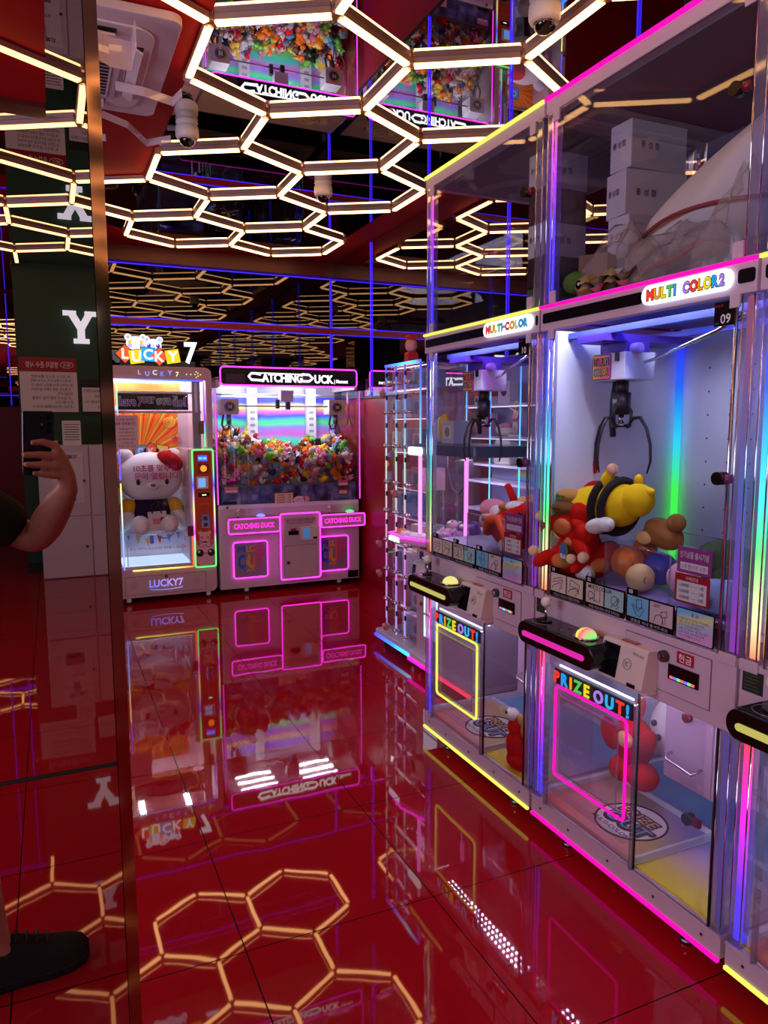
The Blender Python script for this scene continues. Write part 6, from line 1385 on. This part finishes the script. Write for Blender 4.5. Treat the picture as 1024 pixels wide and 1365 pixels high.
PB = Vector((-.425, -.005, 0)); FA = math.radians(52)
fd = Vector((math.sin(FA), math.cos(FA), 0)); rd = Vector((math.cos(FA), -math.sin(FA), 0)); zz = Vector((0, 0, 1))
def bp_(r, f_, z): return tuple(PB+rd*r+fd*f_+zz*z)
wrist = ph(.052, -.172, -.012); elbow = Vector((-.052, -.19, 1.172)); shoulder = Vector(bp_(.185, -.01, 1.36))
ank = Vector((-.20, -.005, .11)); toe = Vector((.02, -.03, .03))
J, Bn = [], []
def j(p, r, par=None):
    J.append((tuple(p), r)); i = len(J)-1
    if par is not None: Bn.append((par, i))
    return i
pel = j(bp_(0, 0, .93), (.14, .105)); wai = j(bp_(0, .01, 1.10), (.135, .10), pel); che = j(bp_(0, .0, 1.28), (.155, .11), wai); nk0 = j(bp_(0, -.01, 1.42), (.075, .07), che); nk = j(bp_(0, .015, 1.485), .054, nk0)
hd0 = j(bp_(0, .035, 1.56), (.07, .085), nk); hd1 = j(bp_(0, .03, 1.66), (.075, .09), hd0); hd2 = j(bp_(0, .025, 1.725), (.05, .055), hd1)
# right arm, hand and fingers round the phone
sh = j(shoulder, .062, che); ue = j(shoulder.lerp(elbow, .55), .048, sh); el_ = j(elbow, .050, ue); fo = j(elbow.lerp(wrist, .3), .053, el_); fo2 = j(elbow.lerp(wrist, .7), .042, fo); wr_ = j(wrist, (.031, .035), fo2)
# left arm hanging
ls = j(bp_(-.185, -.01, 1.375), .062, che); lu = j(bp_(-.235, .0, 1.24), .048, ls); le = j(bp_(-.255, .0, 1.10), .040, lu); lf = j(bp_(-.255, .05, .98), .038, le); lw = j(bp_(-.245, .09, .86), .027, lf); lp = j(bp_(-.24, .105, .80), (.022, .032), lw)
for k in range(4):
    f0 = .078+.020*k; L_ = (.07, .08, .076, .06)[k]; a = j(bp_(-.24, f0+.003, .775), .010, lp); c_ = j(bp_(-.237, f0+.004, .775-L_*.5), .009, a); j(bp_(-.228, f0+.004, .775-L_), .0075, c_)
a = j(bp_(-.232, .145, .81), .012, lp); j(bp_(-.222, .165, .775), .009, a)
# legs
for sx, an, kn in ((1, ank, None), (-1, Vector(bp_(-.11, .0, .10)), None)):
    h = j(bp_(sx*.095, 0, .86), .092, pel); hip = Vector(J[h][0]); k_ = hip.lerp(an, .52)+fd*.05
    th = j(hip.lerp(k_, .5), .080, h); kk = j(k_, .056, th); ca = j(k_.lerp(an, .35)-fd*.012, .054, kk); sn = j(k_.lerp(an, .75), .037, ca); ak = j(an, .036, sn)
    td = (toe-ank).normalized() if sx == 1 else fd
    fo_ = j(an+td*.07+zz*-.045, (.036, .026), ak); j(an+td*.16+zz*-.065, (.036, .02), fo_)
per0 = skin('body', J, Bn, None, SKIN, 0, 2)
hb = MB()
hb.add([tuple(v.co) for v in per0.data.vertices], [tuple(p.vertices) for p in per0.data.polygons], SKIN, True)
bpy.data.objects.remove(per0)
def limb(pts, rr): hb.tube([tuple(ph(*p)) for p in pts], rr, SKIN, 12); [hb.ball(tuple(ph(*p)), r, SKIN, 12, 8) for p, r in zip(pts, rr)]
WR = (.053, -.172, -.012)
for kn, pts, rr in (((.030, -.084, .001), [(.010, -.053, .004), (-.022, -.043, .003), (-.046, -.045, .0022)], [.0112, .0096, .0076]),
                    ((.034, -.098, .003), [(.012, -.080, .006), (-.030, -.076, .004), (-.066, -.076, .001)], [.0114, .010, .0080]),
                    ((.033, -.115, .002), [(.008, -.106, .006), (-.032, -.102, .004), (-.062, -.100, .001)], [.0108, .0095, .0077]),
                    ((.029, -.132, .0), [(.008, -.132, .005), (-.018, -.128, .004), (-.042, -.124, .002)], [.0098, .0086, .0070])):
    limb([WR, (WR[0]*.5+kn[0]*.5+.004, WR[1]*.5+kn[1]*.5, -.004), kn], [.025, .020, .0135]); limb([kn]+pts, [.0132]+rr)
limb([(.052, -.150, -.016), (.042, -.122, -.026), (.020, -.100, -.0285), (.0, -.085, -.0265)], [.021, .0165, .0125, .0098])
hb.tube([tuple(elbow.lerp(wrist, .55)), tuple(elbow.lerp(wrist, .85)), tuple(ph(*WR))], [.038, .031, .027], SKIN, 14)
po_ = hb.build('person'); rm = po_.modifiers.new('r', 'REMESH'); rm.mode = 'VOXEL'; rm.voxel_size = .0042; sm_ = po_.modifiers.new('s', 'SMOOTH'); sm_.factor = .5; sm_.iterations = 4
me_ = bpy.data.meshes.new_from_object(po_.evaluated_get(bpy.context.evaluated_depsgraph_get())); bpy.data.objects.remove(po_)
me_.materials.clear(); me_.materials.append(SKIN)
for p in me_.polygons: p.use_smooth = True
per = bpy.data.objects.new('person', me_); COL.objects.link(per)
for q_ in range(4):                                              # nails
    tip = ((-.046, -.045, .0022), (-.066, -.076, .001), (-.062, -.100, .001), (-.042, -.124, .002))[q_]
    b = MB(); b.ball(tuple(ph(tip[0]-.002, tip[1], tip[2]+.0066)), (.0045, .0045, .0016), mat('nail', (226, 160, 140), .3), 10, 6, Matrix((pr_, pu, pn)).transposed()); b.build('nail', per)
tag(per, 'photographer in black t-shirt and shorts, one arm raised, reflected in the column mirror', 'person')
# clothing, hair, face and shoes
sj = [(bp_(0, 0, .90), (.165, .13)), (bp_(0, .01, 1.10), (.158, .122)), (bp_(0, 0, 1.28), (.175, .128)), (bp_(0, -.01, 1.41), (.098, .082)), (tuple(shoulder), .078), (tuple(shoulder.lerp(elbow, .5)), .08), (tuple(shoulder.lerp(elbow, .90)), .088), (bp_(-.185, -.01, 1.375), .078), (bp_(-.235, 0, 1.24), .073), (bp_(-.25, 0, 1.15), .076)]
skin('tshirt', sj, [(0, 1), (1, 2), (2, 3), (2, 4), (4, 5), (5, 6), (2, 7), (7, 8), (8, 9)], per, SHIRT, 0, 2)
h1, h2 = Vector(bp_(.095, 0, .86)), Vector(bp_(-.095, 0, .86)); k1 = h1.lerp(ank, .48)+fd*.045; k2 = h2.lerp(Vector(bp_(-.11, 0, .10)), .48)+fd*.045
skin('shorts', [(bp_(0, 0, .96), (.155, .12)), (bp_(0, 0, .88), (.165, .13)), (tuple(h1), .112), (tuple(k1), .098), (tuple(h2), .112), (tuple(k2), .098)], [(0, 1), (1, 2), (2, 3), (1, 4), (4, 5)], per, SHORT, 0, 2)
b = MB(); c_ = Vector(bp_(0, .0, 1.67)); R3 = Matrix((rd, fd, zz)).transposed()
b.ball(tuple(c_+zz*.02-fd*.012), (.088, .098, .092), HAIR, 18, 12, R3); b.build('hair', per)
for sx in (-1, 1):
    b = MB(); b.ball(bp_(sx*.082, .01, 1.625), (.012, .02, .03), SKIN, 10, 8, R3); b.build('ear', per)
    b = MB(); b.ball(bp_(sx*.032, .108, 1.64), (.013, .009, .008), PAPER, 10, 6, R3); b.ball(bp_(sx*.032, .114, 1.64), (.006, .005, .006), EYE_M, 8, 6, R3); b.build('eye', per)
b = MB(); b.ball(bp_(0, .125, 1.605), (.014, .018, .022), SKIN, 10, 8, R3); b.build('nose', per)
b = MB(); b.ball(bp_(0, .112, 1.57), (.024, .008, .008), mat('lips', (176, 96, 90), .5), 10, 6, R3); b.build('mouth', per)
def shoe(an, td, label):
    side = Vector((-td.y, td.x, 0)); t = thing('shoe', label, 'shoe', (an.x, an.y, 0), math.atan2(td.y, td.x)); t.scale = (1.06, 1.12, 1.3)
    SHO = mat('black_shoe', (9, 9, 10), .8)
    b = MB(); n = 18; secs = [(-.065, .034, .085, .004), (-.035, .042, .098, .0), (.02, .043, .105, 0), (.07, .046, .088, 0), (.12, .052, .070, .0), (.165, .050, .062, .004), (.20, .036, .05, .010), (.215, .012, .034, .018)]
    v, fs = [], []
    for x, w_, h, z0 in secs:
        for k in range(n):
            a_ = 2*PI*k/n; cz = .014+z0*.5; v.append((x, w_*math.cos(a_)*(1 if math.sin(a_) < 0 else .9), (cz+(h-cz)*math.sin(a_)) if math.sin(a_) > 0 else max(.012, cz+.01*math.sin(a_))))
    for i in range(len(secs)-1): fs += [(i*n+k, i*n+(k+1) % n, (i+1)*n+(k+1) % n, (i+1)*n+k) for k in range(n)]
    fs += [tuple(range(n-1, -1, -1)), tuple((len(secs)-1)*n+k for k in range(n))]
    b.add(v, fs, SHO, True); b.build('upper', t)
    b = MB(); out = [(x, w_*1.05) for x, w_, h, z in secs]+[(x, -w_*1.05) for x, w_, h, z in reversed(secs)]
    b.prism(out, .0, .018, SHO, 'xy'); b.build('sole', t, bevel=.003)
    b = MB()
    for k in range(4): b.tube([(.04+k*.024, -.026, .09-k*.006), (.046+k*.024, 0, .105-k*.009), (.04+k*.024, .026, .09-k*.006)], .003, BLACKM, 5)
    b.tube([(-.066, -.012, .085), (-.076, 0, .10), (-.066, .012, .085)], .005, SHO, 6); b.build('laces', t)
td1 = (Vector((toe.x, toe.y, 0))-Vector((ank.x, ank.y, 0))).normalized()
shoe(ank, td1, 'black shoe pointing right at the bottom of the column mirror')
shoe(Vector(bp_(-.11, .0, .10)), fd, 'other black shoe of the photographer, standing further from the mirror edge')
